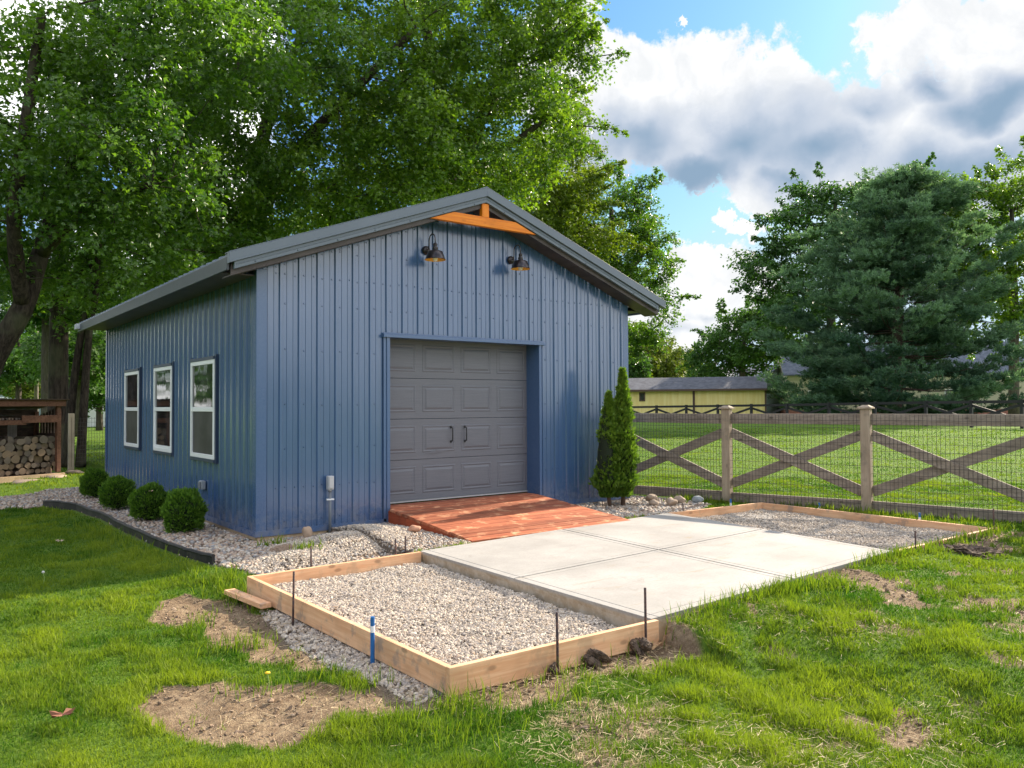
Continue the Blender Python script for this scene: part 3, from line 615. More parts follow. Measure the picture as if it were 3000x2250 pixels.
    mb = MB(); 
    for s in (-1, 1): mb.add([(PX, Y0-.03, 4.315), (PX, Y1+.03, 4.315), (PX+s*.19, Y1+.03, zt(PX+.19)+.033), (PX+s*.19, Y0-.03, zt(PX+.19)+.033), (PX, Y0-.03, 4.303), (PX, Y1+.03, 4.303), (PX+s*.19, Y1+.03, zt(PX+.19)+.021), (PX+s*.19, Y0-.03, zt(PX+.19)+.021)], [(0, 1, 2, 3), (7, 6, 5, 4), (4, 5, 1, 0), (3, 2, 6, 7), (0, 3, 7, 4), (1, 5, 6, 2)])
    mb.build("ridge_cap", M_char, G)
    def slope(mb, xa, xb, ya, yb, la, lb):          # bar following the roof slope, heights relative to its line
        f = lambda x: 4.27-SL*abs(x-PX); xa, xb = min(xa, xb), max(xa, xb)
        mb.hexa([(xa, ya, f(xa)+la), (xb, ya, f(xb)+la), (xb, yb, f(xb)+la), (xa, yb, f(xa)+la)], [(xa, ya, f(xa)+lb), (xb, ya, f(xb)+lb), (xb, yb, f(xb)+lb), (xa, yb, f(xa)+lb)])
    for xa, xb in ((XL-.01, PX), (PX, XR+.07)):
        mb = MB(); slope(mb, xa, xb, -.375, -.30, -.088, .027); slope(mb, xa, xb, -.375, -.22, .0275, .036); slope(mb, xa, xb, -.381, -.3755, -.086, -.069)
        slope(mb, xa+(.06 if xa < 0 else 0), xb-(.14 if xb > 6 else 0), -.352, -.302, -.166, -.0885); slope(mb, xa+(.08 if xa < 0 else 0), xb-(.16 if xb > 6 else 0), -.358, -.3525, -.126, -.119)
        n = 7
        for i in range(n):
            x = xa+(xb-xa)*(i+.6)/n; screws(mb, [(x, -.352, 4.27-SL*abs(x-PX)-.146)], 'y')
        mb.build("rake_trim", M_char, G, bevel=.003)
    mb = MB()
    for xa, xb in ((XL+.03, PX), (PX, XR-.03)):
        n = 12
        for i in range(n):
            a, b = xa+(xb-xa)*i/n, xa+(xb-xa)*(i+1)/n; slope(mb, a+.002, b-.002, -.30, -.02, -.225, -.213)
    for xa, xb in ((XL+.03, PX), (PX, XR-.03)): slope(mb, xa, xb, -.3005, -.288, -.212, -.10)
    mb.build("rake_soffit", M_soff, G)
    MB().box(XL+.01, -.03, .02, GD, 2.905, 2.915).build("eave_soffit", M_soff, G); MB().box(GW+.03, XR-.01, .02, GD, 2.905, 2.915).build("eave_soffit", M_soff, G)
    mb = MB(); mb.box(XL-.012, XL+.012, -.298, Y1, 2.89, zt(XL)-.016); mb.box(XL-.02, XL-.0125, -.298, Y1, 2.887, 2.905); mb.build("fascia", M_fasc, G, bevel=.003)
    mb = MB(); mb.box(XR-.012, XR+.012, -.298, Y1, 2.88, zt(XR)-.016); mb.build("fascia", M_char, G, bevel=.003)
    mb = MB(); mb.box(XL-.075, XL-.013, Y1-.22, Y1+.02, 2.93, 3.03); mb.build("gutter_end", mat("pale_grey_gutter", (.42, .45, .5), .4), G, bevel=.006)
    # stained king-post truss in the gable
    b0, b1 = 3.785, 3.912; xb_, xt_ = (4.095-b0)/SL, (4.095-b1)/SL; ya, yb = -.335, -.265
    MB().hexa([(PX-xb_, ya, b0), (PX+xb_, ya, b0), (PX+xb_, yb, b0), (PX-xb_, yb, b0)], [(PX-xt_, ya, b1), (PX+xt_, ya, b1), (PX+xt_, yb, b1), (PX-xt_, yb, b1)]).build("gable_beam", M_orange, G, bevel=.004)
    MB().box(PX-.055, PX+.055, ya+.004, yb, b1+.001, 4.092).build("gable_post", M_orangez, G, bevel=.004)
    # door, jambs, header
    YD = .25; mb = MB(); mb.box(DX0-.045, DX0, -.045, YD, .10, DZ); mb.box(DX1, DX1+.045, -.045, YD, .10, DZ); mb.box(DX0-.045, DX1+.045, .0, YD, DZ+.001, DZ+.05)
    mb.box(DX0-.085, DX0-.0455, -.032, -.021, 0, DZ); mb.box(DX0-.045, DX0, -.045, YD, -.02, .099); mb.box(DX1, DX1+.045, -.045, YD, -.02, .099); mb.build("door_jamb", M_trim, G, bevel=.003)
    mb = MB(); mb.box(1.56, 4.16, -.070, -.021, DZ-.008, DZ+.032); mb.box(1.57, 4.15, -.036, -.021, DZ+.0325, DZ+.055); mb.build("header_trim", M_trim, G, bevel=.004)
    D = empty("garage_door"); D.parent = G; D.location = (0, 0, 0)
    x0, x1, z0, z1 = DX0-.02, DX1+.02, .195, DZ+.03; nrow, ncol = 4, 4; mb = MB(); rh = (z1-z0)/nrow
    for r in range(nrow):
        za, zb = z0+r*rh+.003, z0+(r+1)*rh-.003; vs = []
        mb.box(x0, x1, YD, YD+.04, za, zb)
        for c in range(ncol):
            cw = (x1-x0)/ncol; xa, xb = x0+c*cw+.05, x0+(c+1)*cw-.05; pa, pb = za+.085, zb-.085
            # pressed panel: groove ring falling inward, then raised field
            ring = lambda ins, y: [(xa+ins, y, pa+ins), (xb-ins, y, pa+ins), (xb-ins, y, pb-ins), (xa+ins, y, pb-ins)]
            L = [ring(0, YD-.0005), ring(.010, YD-.006), ring(.018, YD-.006), ring(.032, YD-.0008), ring(.060, YD-.011), ring(.075, YD-.011)]; o = [p for q in L for p in q]; fs = []
            for i in range(len(L)-1):
                for k in range(4): fs.append((i*4+k, i*4+(k+1) % 4, (i+1)*4+(k+1) % 4, (i+1)*4+k))
            fs.append(tuple((len(L)-1)*4+k for k in range(4))); mb.add(o, fs)
    # dent under the third row
    xd, zd = x0+.85, z0+rh*1.06+.06; 
    mb.add([(xd-.20, YD-.0006, zd-.035), (xd+.22, YD-.0006, zd-.005), (xd+.02, YD-.014, zd+.025), (xd-.02, YD-.012, zd-.02)], [(0, 3, 2), (3, 1, 2), (0, 1, 3)])
    mb.build("door_panel", M_door, D)
    MB().box(x0, x1, YD-.01, YD+.035, .178, .194).build("weather_seal", mat("pale_seal", (.45, .44, .43), .6), D)
    for xh in (ony(973, 970, YD)[0], ony(1003, 970, YD)[0]):
        mb = MB(); za, zb = z0+rh*1.0+.20, z0+rh*1.0+.43
        mb.box(xh-.012, xh+.012, YD-.018, YD-.0112, za, za+.035); mb.box(xh-.012, xh+.012, YD-.018, YD-.0112, zb-.035, zb); mb.tube([(xh, YD-.016, za+.018), (xh, YD-.055, za+.028), (xh, YD-.058, (za+zb)/2), (xh, YD-.055, zb-.028), (xh, YD-.016, zb-.018)], .008, 8); mb.build("handle", M_black, D, bevel=.001)
    # windows on the left wall
    for i, (y0, lab) in enumerate(((5.38, "window"), (3.375, "window"), (1.40, "window"))):
        y1 = y0+1.02; za, zb = .763, 2.032; ws = .055
        Wn = empty("window"); Wn.parent = G
        mb = MB(); mb.box(-.05, -.0195, y0, y1, za, za+ws); mb.box(-.05, -.0195, y0, y1, zb-ws, zb); mb.box(-.05, -.0195, y0, y0+ws, za+ws, zb-ws); mb.box(-.05, -.0195, y1-ws, y1, za+ws, zb-ws); zm = (za+zb)/2; mb.box(-.046, -.0195, y0+ws, y1-ws, zm-.03, zm+.03)
        if i == 1: mb.box(-.042, -.0195, y0+ws, y0+ws+.035, za+ws, zm-.03); mb.box(-.042, -.0195, y1-ws-.035, y1-ws, za+ws, zm-.03); mb.box(-.042, -.0195, y0+ws+.035, y1-ws-.035, za+ws, za+ws+.035); mb.box(-.06, -.046, (y0+y1)/2-.06, (y0+y1)/2+.06, zm-.028, zm-.015)
        mb.build("window_frame", M_white, Wn, bevel=.004)
        MB().box(-.030, -.0195, y0+ws, y1-ws, zm+.03, zb-ws).build("pane", M_pane, Wn)
        MB().box(-.028, -.0195, y0+ws, y1-ws, za+ws, zm-.03).build("pane", M_pane if i == 1 else M_screen, Wn)
        mb = MB(); mb.box(-.040, -.0005, y0-.045, y0-.001, za-.05, zb+.06); mb.box(-.040, -.0005, y1+.001, y1+.03, za-.05, zb+.06); mb.box(-.058, -.0005, y0-.001, y1+.001, zb+.001, zb+.04); mb.box(-.052, -.0005, y0-.001, y1+.001, za-.04, za-.001); mb.build("window_trim", mat("dark_blue_window_trim", (.03, .05, .10), .4), Wn)
    return G
GAR = build_garage()
def build_lamps():
    proto = None
    for i, (u, v, lab) in enumerate(((916, 541, "black gooseneck barn lamp with gold inside, left of the gable beam's middle"), (1099, 562, "black gooseneck barn lamp with gold inside, lower beside the right roof slope"))):
        c = ony(u, v, -.0)
        if proto is None:
            L = empty("wall_lamp"); proto = L
            MB().lathe([(.0001, .034), (.045, .032), (.062, .02), (.066, 0), (.066, -.012)], 24, axis='Y').build("mounting_plate", M_iron, L, True)
            pts = [(0, -.03, .0), (0, -.07, .01), (0, -.085, .06)] + [(0, -.085-.085+.085*math.cos(a), .13+.085*math.sin(a)*1.05) for a in np.linspace(0, math.pi*.95, 9)]+[(0, -.255, .06)]
            MB().tube(pts, .0085, 10).build("arm", M_iron, L, True)
            cy = -.255
            MB().lathe([(.012, .075), (.022, .07), (.024, .055), (.034, .05), (.034, .038), (.026, .034), (.028, .012), (.040, .004), (.040, -.012), (.034, -.016), (.040, -.03), (.052, -.042)], 24, (0, cy, 0)).build("socket", M_iron, L, True)
            sh = MB(); sh.lathe([(.05, -.042), (.092, -.050), (.110, -.060), (.146, -.160), (.152, -.176), (.158, -.180)], 36, (0, cy, 0)); sh.build("lamp_shade", M_iron, L, True)
            MB().lathe([(.157, -.1815), (.150, -.1775), (.142, -.160), (.106, -.063), (.09, -.055), (.02, -.050)], 36, (0, cy, 0)).build("shade_lining", M_gold, L, True)
            MB().lathe([(.013, -.05), (.018, -.08), (.034, -.125), (.040, -.155), (.034, -.185), (.018, -.202), (.001, -.206)], 20, (0, cy, 0)).build("bulb", M_bulb, L, True)
        else: L = copy_tree(proto)
        L.scale = (.86, .86, .86); L.location = (c[0]+.02, -.021, c[2]); tag(L, lab, "lamp", "gooseneck lamps on the gable wall")
build_lamps()
def build_utilities():
    # conduit riser with outlet box
    x = .845; C_ = empty("outlet_riser", (x, -.05, -.05)); tag(C_, "grey outlet box on a thin conduit beside the garage's front wall", "outlet box")
    MB().tube([(0, -.02, -.1), (0, -.02, .50)], .0165, 12).build("conduit", mat("grey_conduit", (.14, .16, .19), .45), C_, True)
    mb = MB(); mb.box(-.036, .036, -.055, .01, .50, .66); mb.box(-.030, .030, -.068, -.0555, .515, .655); mb.build("outlet_cover", mat("pale_grey_plastic", (.47, .48, .50), .4), C_, bevel=.006)
    mb = MB(); mb.tube([(0, -.02, .475), (0, -.02, .50)], .021, 12); mb.build("connector", mat("dull_zinc", (.35, .36, .38), .4, metal=.6), C_, True)
    mb = MB(); mb.box(-.045, .045, -.040, -.005, .375, .392); mb.build("strap", M_whitep, C_, bevel=.002)
    p = onx_(445, 1047, 0); O = empty("outlet_box", (-.0, p[1], p[2])); tag(O, "small grey outlet box low on the blue wall behind the shrubs", "outlet box")
    mb = MB(); mb.box(-.075, -.02, -.06, .06, -.055, .055); mb.build("housing", mat("zinc_grey_box", (.30, .33, .36), .4), O, bevel=.008)
    mb = MB(); mb.box(-.095, -.0755, -.045, .045, -.04, .045); mb.build("lid", mat("smoke_lid", (.20, .22, .25), .25), O, bevel=.008)
def onx_(u, v, x):
    d = ray(u, v); return CAM + d*((x-CAM[0])/d[0])
build_utilities()
# ------------------------------------------------------------------ ramp, slab, forms
def build_ramp():
    Rm = empty("wooden_ramp", (1.62, 0, 0)); tag(Rm, "red stained plank ramp leading from the concrete slab to the grey door", "ramp")
    rz = lambda y: .172+.172*(y-.0)/1.9 if y < 0 else .172; w = 2.40; mb = MB(); n = 14; y0 = .205; yb = -1.885; L = y0-yb; e = L/n
    for i in range(n):
        ya, yb_ = y0-(i+1)*e+.007, y0-i*e-.007; dz = rng.uniform(-.003, .003); sk = rng.uniform(-.008, .008)
        if i == 0: ya += .004
        cuts = [0, w] if i not in (3, 8) else [0, w*.46, w]
        if i < 2: xs0, xs1 = .045, w-.005
        else: xs0, xs1 = sk, w+sk
        ks = [xs0]+[c for c in cuts[1:-1]]+[xs1]
        for a, b in zip(ks[:-1], ks[1:]):
            a += .001; b -= .001
            mb.hexa([(a, ya, rz(ya)-.036+dz), (b, ya, rz(ya)-.036+dz), (b, yb_, rz(yb_)-.036+dz), (a, yb_, rz(yb_)-.036+dz)], [(a, ya, rz(ya)+dz), (b, ya, rz(ya)+dz), (b, yb_, rz(yb_)+dz), (a, yb_, rz(yb_)+dz)])
    mb.build("deck", M_ramp, Rm, bevel=.005)
    for xa, xb in ((.012, .05), (w-.05, w-.012)):
        MB().add([(xa, -.046, -.13), (xb, -.046, -.13), (xb, -.046, .130), (xa, -.046, .130), (xa, -1.86, -.13), (xb, -1.86, -.13), (xb, -1.86, -.034), (xa, -1.86, -.034)], [(0, 1, 2, 3), (7, 6, 5, 4), (0, 3, 7, 4), (1, 5, 6, 2), (3, 2, 6, 7), (0, 4, 5, 1)]).build("side_skirt", M_rampY, Rm)
    # pale pebbles lying on the planks
build_ramp()
def lerp2(q, s, t):
    q = [np.array(p) for p in q]; return (q[0]*(1-s)+q[1]*s)*(1-t)+(q[3]*(1-s)+q[2]*s)*t
def build_slab():
    mb = MB(); bl, br, fr, fl = SLAB; Q = [bl, br, fr, fl]
    S = [0, .018, .485, .5, .515, .982, 1]; S = [0, .022, .478, .498, .502, .522, .978, 1]; T = [0, .025, .475, .4975, .5025, .525, .975, 1]
    mb.mi = 1; mb.hexa([tuple(lerp2(Q, s, t))+(-.15,) for s, t in ((.01, .99), (.99, .99), (.99, .01), (.01, .01))], [tuple(lerp2(Q, s, t))+(-.014,) for s, t in ((.01, .99), (.99, .99), (.99, .01), (.01, .01))]); mb.mi = 0
    for i in range(7):
        for j in range(7):
            if i == 3 or j == 3: continue
            s0, s1, t0, t1 = S[i], S[i+1], T[j], T[j+1]; g = .0008
            c = [(s0+g, t1-g), (s1-g, t1-g), (s1-g, t0+g), (s0+g, t0+g)]; z = [0.0, 0.0, 0.0, 0.0]
            mb.hexa([tuple(lerp2(Q, s, t))+(-.02,) for s, t in c], [tuple(lerp2(Q, s, t))+(0.,) for s, t in c])
    # cast sides, a little irregular
    def side(a, b, flip):
        n = 26; vs = []; fs = []; a, b = np.array(a), np.array(b); nr = np.array([b[1]-a[1], a[0]-b[0]]); nr = nr/np.linalg.norm(nr)*(1 if flip else -1)
        for i in range(n+1):
            p = a+(b-a)*i/n; j = rng.uniform(-.006, .008); vs += [(p[0]+nr[0]*.001, p[1]+nr[1]*.001, -.0045), (p[0]+nr[0]*(.006+j), p[1]+nr[1]*(.006+j), -.05), (p[0]+nr[0]*(.01-j), p[1]+nr[1]*(.01-j), -.17)]
        for i in range(n):
            for k in range(2): fs.append((i*3+k, i*3+k+1, i*3+k+4, i*3+k+3))
        mb.add(vs, fs)
    side(bl, fl, False); side(fl, fr, False); side(fr, br, False); side(br, bl, False)
    o = mb.build("concrete_pad", [M_conc, M_joint], bevel=.003); tag(o, "pale square concrete slab scored into four panels before the ramp", "concrete slab", kind="structure")
build_slab()
def board(mb_, a, b, z0=-.145, z1=0., t=.038, inset=0):
    a, b = Vector((a[0], a[1], 0)), Vector((b[0], b[1], 0)); d = (b-a).normalized(); n = Vector((-d.y, d.x, 0))*t
    q = [a, b, b+n, a+n]; return mb_.hexa([(p.x, p.y, z0) for p in q], [(p.x, p.y, z1) for p in q])
def build_forms():
    def frame(label, parts):
        Fm = empty("form_frame", (parts[0][0][0], parts[0][0][1], 0)); tag(Fm, label, "form boards", "lumber forms on both sides of the slab"); o0 = Vector((parts[0][0][0], parts[0][0][1]))
        for a, b, m, z0, z1 in parts:
            mb = MB(); board(mb, Vector(a)-o0, Vector(b)-o0, z0, z1); mb.build("form_board", m, Fm, bevel=.003)
    bl, br, fr, fl = [Vector(p) for p in FL]
    frame("pale lumber form box around the gravel nearest the viewer", [(bl+Vector((0, -.039)), fl+Vector((0, .0)), M_lumY, -.15, 0.), (fl+Vector((-.0, -.039)), fr+Vector((.03, -.039)), M_lumX, -.155, .002), (br, bl, M_lumX, -.15, .001)])
    bl, br, fr, fl = [Vector(p) for p in FR]
    frame("lumber form box around the gravel beside the wooden fence", [(br+Vector((.0, .0)), bl+Vector((.0, 0)), M_lumX, -.145, .001), (fr+Vector((.0, .0)), br+Vector((0, -.039)), M_lumY, -.145, 0.), (fl+Vector((0, -.039)), fr+Vector((.10, -.039)), M_lumX, -.145, .002)])
    a = onz(495, 1276, -.105); b = onz(575, 1306, -.105); mb = MB(); mb.bar((0, 0, 0), (b[0]-a[0], b[1]-a[1], -.005), .089, .038); o = mb.build("loose_plank", M_lumY, bevel=.003); o.location = (a[0]-.0, a[1], -.11); tag(o, "short loose plank lying in the grass behind the left form corner", "plank")
build_forms()
def build_stakes():
    def rebar(x, y, zt, zb, lab, lean=(0, 0)):
        mb = MB(); mb.tube([(0, 0, zb), (lean[0]*.5, lean[1]*.5, (zb+zt)/2), (lean[0], lean[1], zt)], .0085, 8); o = mb.build("rebar_stake", M_rebar, None, True); o.location = (x, y, 0); tag(o, lab, "rebar stake", "rebar stakes holding the form boards")
    rebar(-.905, -3.24, .22, -.28, "rusty rebar stake outside the left form board, behind the blue stake", (.008, .0))
    rebar(-.09, -5.262, .20, -.28, "rusty rebar stake halfway along the front face of the nearest form board", (-.006, 0))
    rebar(.655, -5.27, .24, -.28, "rusty rebar stake at the front board's end beside the slab", (-.004, 0))
    rebar(-.235, -2.02, .17, -.25, "thin rebar stake behind the back form board, nearest the frame's left corner")
    rebar(.64, -2.00, .14, -.2, "short rebar stake before the gravel heap, left of a pair"); rebar(.83, -1.86, .13, -.2, "short rebar stake below the red ramp edge, right of a pair")
    rebar(4.78, -5.0, .17, -.25, "rebar stake at the slab end of the far form's front board"); p = (6.62, -4.985); rebar(p[0], p[1], .24, -.25, "rebar stake at the outer corner of the far form box", (-.01, 0))
    rebar(5.30, -1.60, .08, -.2, "rebar stub among weeds behind the far form box")
    def blue(x, y, zt, zb, lab, r=.0135):
        o = empty("survey_stake", (x, y, 0)); tag(o, lab, "survey stake", "blue painted stakes beside the form boards"); h = zt-zb
        mb = MB(); mb.tube([(0, 0, zb), (0, 0, zt)], r, 12); mb.build("shaft", M_bluep, o, False)
        mb = MB(); mb.tube([(0, 0, zt-.095), (0, 0, zt-.055)], r+.0012, 12); mb.build("white_band", M_whitep, o, False)
    blue(-.868, -4.41, .125, -.28, "blue stake with white band in front of the left form board")
    for (u, lab), z in zip(((1568, "blue stake top by the far form box's back corner beside a post"), (1774, "blue stake with white band midway along the fence-side form board"), (1997, "blue stake with white band nearest the far form box's outer corner")), (.075, .07, .075)):
        # behind the outer board
        t = {1568: (6.25, -1.66), 1774: (6.845, -2.68), 1997: (6.83, -4.05)}[u]; blue(t[0], t[1], z, -.2, lab)
build_stakes()
# ------------------------------------------------------------------ fence
def build_fence():
    A = np.array([6.678, -1.278]); B = np.array([7.139, -3.208]); d = (B-A); L = np.linalg.norm(d); d = d/L; ang = math.atan2(d[1], d[0])
    Fn = empty("wooden_fence", (A[0], A[1], -.04), ang); tag(Fn, "weathered crossbuck wooden fence with wire mesh and capped posts", "fence")
    ks = [-2, -1, 0, 1, 2, 3]; pw = .125
    for k in ks:
        ph = 1.425
        mb = MB(); mb.box(k*L-pw/2, k*L+pw/2, -pw/2, pw/2, -.3, ph-.03); po = mb.build("post", M_fenZ, Fn, bevel=.008)
        c = MB(); c.hexa([(k*L-.092, -.092, ph-.0295), (k*L+.092, -.092, ph-.0295), (k*L+.092, .092, ph-.0295), (k*L-.092, .092, ph-.0295)], [(k*L-.092, -.092, ph-.008), (k*L+.092, -.092, ph-.008), (k*L+.092, .092, ph-.008), (k*L-.092, .092, ph-.008)])
        c.hexa([(k*L-.085, -.085, ph-.0075), (k*L+.085, -.085, ph-.0075), (k*L+.085, .085, ph-.0075), (k*L-.085, .085, ph-.0075)], [(k*L-.035, -.035, ph+.022), (k*L+.035, -.035, ph+.022), (k*L+.035, .035, ph+.022), (k*L-.035, .035, ph+.022)]); c.build("post_cap", M_fenZ, po, bevel=.003)
        mb = MB(); mb.box(k*L-.02, k*L+.02, pw/2+.001, pw/2+.09, .02, 1.22); mb.build("batten", M_fenZ, Fn, bevel=.003)
    y0 = .02                                # rails lie behind the mesh
    for k in ks[:-1]:
        xa, xb = k*L+pw/2+.001, (k+1)*L-pw/2-.001; j = rng.uniform(-.008, .008, 6)
        def rail(za, zb, h, yo, nm="rail"):
            mb = MB(); mb.bar((xa, yo, za), (xb, yo, zb), .036, h); mb.build(nm, M_fenX, Fn, bevel=.003)
        rail(1.255+j[0], 1.255+j[1], .148, y0); rail(.085+j[2], .085+j[3], .142, y0)
        rail(1.045, .285, .138, y0-.019, "brace"); rail(.285, 1.045, .136, y0+.0185, "brace")
    mb = MB(); x0, x1 = ks[0]*L, ks[-1]*L; r = .0021; yw = -.024 ; x = x0; rn = random.Random(3)
    while x < x1:
        w = rn.uniform(-.006, .006); mb.bar((x, yw+rn.uniform(-.004, .004), .0), (x+w, yw+rn.uniform(-.004, .004), 1.32), r*2, r*2, (0, 1, 0)); x += .0508
    z = .02
    while z < 1.31:
        pts = [(x0+(x1-x0)*i/60, yw, z+rn.uniform(-.004, .004)) for i in range(61)]
        for a, b in zip(pts[:-1], pts[1:]): mb.bar(a, b, r*2, r*2)
        z += .1016
    mb.build("wire_mesh", M_wire, Fn)
    return Fn
FEN = build_fence()
def build_edging():
    pts = EDGE[:-1]+[(-.80, -1.05)]; P2 = []
    for i in range(len(pts)-1):
        for k in range(6):
            t = k/6; P2.append((pts[i][0]*(1-t)+pts[i+1][0]*t, pts[i][1]*(1-t)+pts[i+1][1]*t))
    P2.append(pts[-1]); P2 = P2[6:]; mb = MB(); top = []
    for i, (x, y) in enumerate(P2):
        z = float(gz(np.array([x+.15]), np.array([y]))[0]); w = rng.uniform(-.005, .005); top.append((x+w, y, z+.075+rng.uniform(-.005, .005)))
    for a, b in zip(top[:-1], top[1:]):
        mb.hexa([(a[0]-.016, a[1], a[2]-.16), (b[0]-.016, b[1], b[2]-.16), (b[0]+.016, b[1], b[2]-.16), (a[0]+.016, a[1], a[2]-.16)][::-1], [(a[0]-.014, a[1], a[2]), (b[0]-.014, b[1], b[2]), (b[0]+.014, b[1], b[2]), (a[0]+.014, a[1], a[2])][::-1])
    mb.tube(top, .02, 8); o = mb.build("garden_edging", M_edge, None, False); tag(o, "black plastic edging between the left lawn and the pebble bed", "garden edging")
build_edging()
def lump(name, x, y, z, s, m, label, cat, grp=None, jag=.16, sub=3, seed=0):
    V, Fs = ico(sub); r_ = np.random.default_rng(seed); f = r_.uniform(1.2, 2.6, (4, 3)); ph = r_.uniform(0, 6, 4); k = 1+sum(jag*.6*np.sin(V@f[i]*1.6+ph[i]) for i in range(4))*.7+r_.normal(0, jag*.22, len(V))
    V = V*k[:, None]*np.array(s); me = bpy.data.meshes.new(name); me.from_pydata([tuple(v) for v in V], [], Fs); me.materials.append(m)
    for p in me.polygons: p.use_smooth = jag < .25
    o = link(bpy.data.objects.new(name, me)); o.location = (x, y, z); o.rotation_euler = (0, 0, r_.uniform(0, 6)); tag(o, label, cat, grp); return o
def build_small():
    for i, (u, v, s, lab) in enumerate(((1838, 1456, .075, "long brown rock nearest the conical shrub"), (1930, 1449, .09, "low brown rock behind the long one by the fence's bottom rail"), (1931, 1472, .10, "round tan rock in the middle of the pebble bed by the fence"), (1991, 1445, .085, "pale rounded rock right of the tan rock by the bottom rail"), (2030, 1458, .085, "blue grey rock, the one nearest the fence post"))):
        p = ((5.52, -.86), (5.95, -.42), (5.72, -1.02), (6.08, -.86), (6.30, -1.02))[i]; lump("rock", p[0], p[1], -.02+s*.3, (s, s*.75, s*.65), M_rock if i != 4 else mat("slate_rock", (.27, .30, .32), .85), lab, "rock", "rocks in the bed by the fence", seed=i)
    p = onz(895, 1158, -.05); lump("rock", p[0], p[1], .03, (.075, .06, .045), mat("reddish_rock", (.46, .24, .15), .85), "reddish brown rock beside the ramp's left skirt", "rock", seed=11)
    p = onz(664, 1160, -.05); lump("rock", p[0], p[1], -.01, (.055, .04, .085), mat("tan_rock", (.42, .30, .21), .85), "upright brown rock against the garage sill left of the riser", "rock", seed=12)
    for i, (u, v, s, lab) in enumerate(((1178, 1436, .05, "smallest dark soil clod against the front form board"), (1262, 1412, .085, "dark soil clod in the middle of three along the front board"), (1352, 1386, .10, "biggest dark soil clod, left of the rebar stake at the front board's slab end"))):
        p = onz(u, v, -.12); lump("soil_clod", p[0], min(p[1], -5.24-s*.4), -.125, (s*.85, s*.55, s*.58), M_soil, lab, "soil clod", "soil clods along the front form board", jag=.4, sub=4, seed=20+i)
    lump("soil_clod", .93, -5.29, -.10, (.065, .05, .055), M_soil, "dark soil clod wedged at the slab corner beside the board end", "soil clod", jag=.4, sub=4, seed=29)
    p = onz(2095, 1196, -.04); lump("soil_heap", p[0], p[1], -.06, (.36, .22, .09), M_soil, "dark heap of turned soil in the grass right of the far form", "soil heap", jag=.35, sub=5, seed=31)
    p = onz(618, 1190, -.05); lump("soil_heap", p[0], p[1], -.08, (.17, .12, .09), mat("tan_soil", (.24, .17, .12), 1), "small tan soil heap with grass on it in the pebble bed", "soil heap", jag=.35, sub=4, seed=33)
    # fallen leaves and dandelions
    brown = mat("brown_leaf", (.20, .075, .04), .7)
    def leaf(u, v, s, lab, m=brown, z=-.10, seed=1):
        p = onz(u, v, z); r_ = random.Random(seed); mb = MB(); n = 9; vs = [(0, 0, .012)]
        for k in range(n*2):
            a = k*math.pi/n; rr = s*(1 if k % 2 == 0 else .55)*r_.uniform(.75, 1.1); vs.append((rr*math.cos(a), rr*.6*math.sin(a), r_.uniform(0, s*.55)))
        mb.add(vs, [(0, k+1, (k+1) % (2*n)+1) for k in range(2*n)]); o = mb.build("dead_leaf", m); o.location = (p[0], p[1], z+.0); tag(o, lab, "leaf")
    leaf(410, 1118, .035, "tan dead leaf caught on the nearest globe shrub", mat("tan_leaf", (.5, .28, .12), .7), .12, 7); leaf(326, 1062, .04, "pale brown leaf caught on top of the second globe shrub", mat("pale_brown_leaf", (.52, .36, .25), .7), .33, 9)
    leaf(135, 1548, .075, "curled brown leaf lying on the grass at lower left", z=-.115); leaf(130, 1170, .05, "pale dead leaf on the shaded left lawn", mat("pale_leaf", (.5, .4, .3), .8), -.10, 4)
    def flower(u, v, puff, lab):
        p = onz(u, v, -.1); z = float(gz_full(np.array([p[0]]), np.array([p[1]]))[0]); D_ = empty("dandelion", (p[0], p[1], z)); tag(D_, lab, "dandelion")
        MB().tube([(0, 0, 0), (.01, .0, .05), (.0, .0, .10)], .003, 6).build("stem", mat("stem_green", (.2, .3, .08), .6), D_)
        h = MB(); V, Fs = ico(2); rr = .012 if puff else .015
        h.add([tuple(q*np.array([rr, rr, rr*(1 if puff else .45)])+np.array([0, 0, .11])) for q in V], Fs); h.build("flower_head", mat("seed_head", (.55, .55, .53), .9) if puff else mat("yellow_petals", (.85, .55, .02), .6), D_, True)
    flower(93, 1258, True, "white dandelion seed head standing in the shaded left lawn"); flower(578, 1466, False, "single yellow dandelion by the bare soil at left")
build_small()
